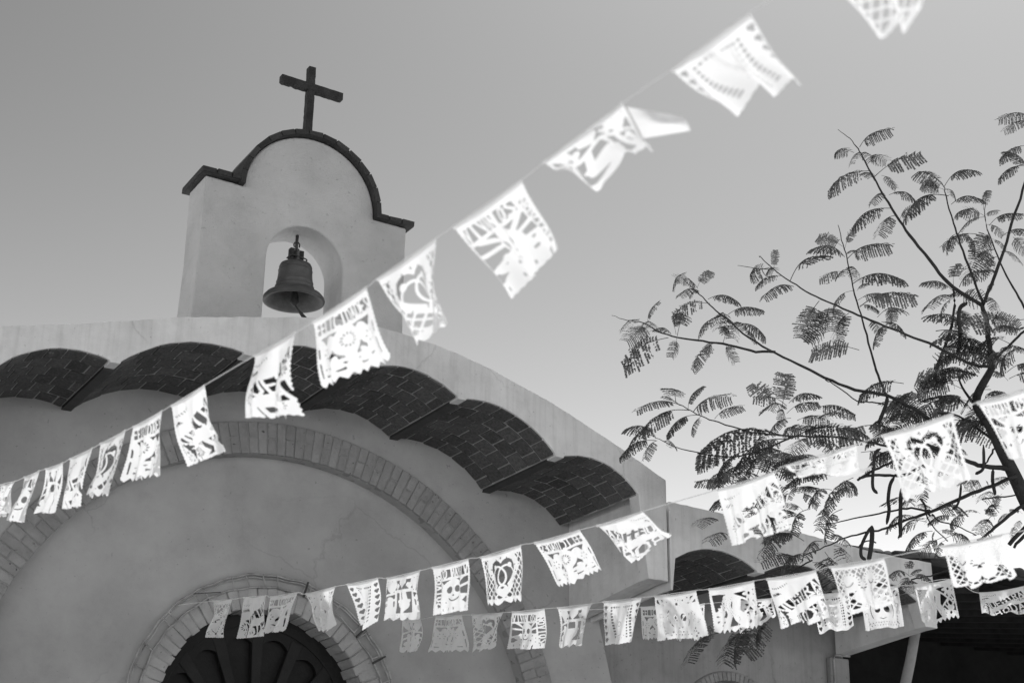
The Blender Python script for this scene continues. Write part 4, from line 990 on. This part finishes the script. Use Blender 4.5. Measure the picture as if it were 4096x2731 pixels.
fr_px(T5, [(1905, 478, 1765, 392), (1912, 482, 2065, 378), (1930, 535, 1715, 605), (1945, 580, 2118, 540), (1908, 500, 1795, 470), (1915, 500, 1965, 530), (1880, 520, 1810, 440), (1960, 690, 2040, 590), (1990, 740, 1925, 820), (2090, 745, 1915, 800), (2010, 740, 2090, 840)], 13.3)
fr_px(T5, [(2130, 650, 2015, 720), (2140, 640, 2195, 615), (2160, 695, 2335, 615), (2150, 720, 2100, 880), (2220, 840, 2310, 890), (2190, 830, 2065, 935), (2230, 760, 2360, 730), (2130, 610, 2145, 505), (2140, 650, 2030, 620), (2170, 770, 2250, 830), (2200, 870, 2120, 960), (2150, 690, 2240, 740), (2290, 760, 2352, 830)], 13.3)
fr_px(T5, [(2380, 90, 2220, 100), (2380, 120, 2250, 160), (2380, 250, 2205, 325), (2380, 370, 2195, 425), (2370, 420, 2290, 300)], 12.4)
fr_px(T5, [(1960, 1040, 1970, 905), (1955, 1055, 1780, 1000), (1965, 1090, 1815, 1145), (1975, 1080, 2110, 1110), (1990, 1040, 2125, 955), (1960, 1100, 1895, 1180), (2150, 1095, 2210, 1170), (2150, 1190, 2310, 1260), (2155, 1100, 2160, 1010), (1960, 1170, 2050, 1210), (2150, 1300, 2260, 1250), (2040, 1110, 1960, 1060)], 12.8)
fr_px(T5, [(1358, 870, 1175, 812), (1368, 885, 1555, 812), (1355, 825, 1405, 715), (1345, 815, 1235, 765), (1380, 925, 1430, 985), (1385, 960, 1210, 990), (1400, 1020, 1650, 985), (1415, 1055, 1315, 1115), (1430, 1110, 1575, 1085), (1425, 1060, 1485, 1010), (1360, 860, 1420, 830), (1390, 950, 1330, 970), (1440, 1140, 1530, 1160), (1440, 1150, 1690, 1085)], 12.9)
fr_px(T5, [(965, 935, 970, 838), (1005, 975, 885, 1020), (940, 930, 845, 965), (1052, 1005, 1198, 885), (1075, 1035, 915, 1085), (1220, 1115, 1125, 1290), (1270, 1150, 1190, 1330), (1300, 1140, 1290, 1260), (1385, 1180, 1315, 1315), (1540, 1205, 1675, 1165), (1560, 1230, 1690, 1290), (1620, 1260, 1620, 1150), (1500, 1230, 1550, 1280), (985, 960, 930, 940)], 11.7)
fr_px(T5, [(540, 1042, 415, 985), (540, 1045, 600, 955), (550, 1062, 455, 1075), (600, 1105, 745, 1110), (610, 1130, 400, 1185), (710, 1190, 908, 1150), (685, 1180, 665, 1255), (750, 1240, 895, 1295), (830, 1305, 760, 1225), (690, 1200, 740, 1320), (800, 1275, 870, 1340), (470, 975, 420, 1020), (545, 1050, 500, 1090)], 11.5)
fr_px(T5, [(265, 1232, 318, 1130), (195, 1232, 138, 1265), (275, 1262, 150, 1330), (420, 1300, 425, 1180), (395, 1300, 315, 1265), (380, 1320, 160, 1455), (425, 1320, 405, 1415), (545, 1332, 645, 1205), (620, 1342, 590, 1395), (640, 1345, 510, 1480), (680, 1345, 700, 1250), (700, 1355, 735, 1440), (250, 1245, 300, 1262), (430, 1310, 460, 1200)], 11.4)
fr_px(T6, [(415, 280, 475, 168), (390, 262, 188, 285), (440, 290, 588, 225), (420, 285, 218, 352), (350, 240, 290, 215), (360, 245, 335, 190), (470, 305, 300, 390), (480, 310, 430, 390), (540, 325, 655, 265), (265, 415, 122, 355), (265, 425, 118, 482), (300, 430, 355, 455), (260, 410, 155, 425), (270, 425, 215, 495)], 11.4)
fr_px(T6, [(850, 275, 725, 155), (860, 270, 872, 125), (880, 262, 735, 225), (890, 250, 1028, 200), (1010, 275, 1175, 290), (900, 320, 798, 385), (860, 400, 515, 455), (890, 420, 630, 530), (900, 415, 1210, 385), (600, 510, 468, 545), (700, 470, 560, 600), (830, 480, 700, 580), (930, 330, 1080, 330), (850, 260, 860, 330), (1020, 410, 860, 360), (780, 400, 720, 480), (1000, 410, 900, 480), (640, 500, 560, 620), (760, 475, 640, 600), (880, 300, 1000, 250), (880, 280, 780, 270)], 11.7)
fr_px(T6, [(930, 640, 890, 690), (960, 700, 990, 640), (1040, 690, 970, 640), (1090, 660, 1000, 700), (980, 750, 900, 850), (1080, 720, 1030, 830), (1140, 750, 1060, 860), (1190, 640, 1080, 700), (960, 760, 880, 720), (1120, 690, 1190, 640), (900, 860, 780, 940), (960, 900, 800, 870), (1050, 900, 960, 960), (1080, 870, 1160, 900), (1000, 960, 860, 1010), (960, 990, 780, 1000), (1000, 1000, 1080, 1040), (1100, 920, 1160, 990), (560, 800, 455, 830), (600, 870, 525, 890), (580, 740, 535, 750), (900, 820, 780, 900), (1060, 950, 1100, 1090), (940, 840, 880, 760)], 11.55)
fr_px(T6, [(560, 1330, 425, 1460), (540, 1300, 480, 1340), (700, 1310, 590, 1460), (830, 1230, 700, 1390), (720, 1290, 640, 1440), (800, 1260, 730, 1380), (650, 1320, 610, 1380)], 11.9)
branch(T6, [(880, 1060), (850, 1180), (760, 1280), (640, 1320), (520, 1320)], 11.9, 11.9, 3*px, 1.5*px, 'twig')
branch(T6, [(1000, 990), (960, 1010), (900, 1050), (870, 1090)], 11.7, 11.9, 3*px, 3*px, 'twig')
fr_px(R3, [(500, 380, 180, 330), (510, 390, 350, 320), (510, 390, 690, 390), (480, 510, 150, 630), (640, 590, 350, 670), (700, 470, 1030, 440), (720, 520, 690, 575), (1000, 520, 690, 575), (1180, 480, 950, 610), (1320, 480, 1160, 450), (720, 700, 370, 905), (760, 690, 720, 800), (800, 700, 1000, 720), (850, 770, 590, 950), (880, 790, 1160, 780), (900, 810, 740, 1000), (1440, 520, 1340, 720), (1500, 560, 1420, 420), (1560, 470, 1420, 390), (1600, 230, 1500, 370), (1480, 230, 1360, 280), (1700, 480, 1560, 560), (1760, 620, 1720, 760), (1850, 480, 1690, 420), (1830, 560, 1780, 640), (1650, 60, 1560, 120), (1700, 90, 1540, 60), (1380, 60, 1420, 110), (1250, 130, 1130, 90), (1300, 60, 1190, 180), (420, 1260, 210, 1240), (430, 1270, 690, 1290), (430, 1300, 300, 1480), (440, 1310, 480, 1480), (420, 1250, 425, 1100), (430, 1290, 330, 1400), (430, 1270, 560, 1170)], 11.8)
# denser crown toward the trunk
dense = []
rr = random.Random(21)
for (cx_, cy_, sx, sy, n_) in ((1540, 130, 300, 130, 12), (1800, 170, 230, 170, 14), (1900, 330, 120, 110, 10), (1450, 300, 140, 90, 8), (1600, -60, 300, 120, 9), (1900, -40, 150, 160, 10), (820, 590, 200, 70, 16), (1080, 520, 160, 80, 10), (700, 700, 110, 90, 6), (1520, 450, 170, 110, 15), (1300, 330, 110, 60, 6)):
    for _ in range(n_):
        x, y = cx_+rr.gauss(0, sx*.55), cy_+rr.gauss(0, sy*.6); a = rr.choice((0, math.pi))+rr.gauss(0, .55); L = rr.uniform(110, 210)
        dense.append((x, y, x+L*math.cos(a), y+L*.7*math.sin(a)+15))
fr_px(T6, dense, 12.3)
print('fronds', nf)
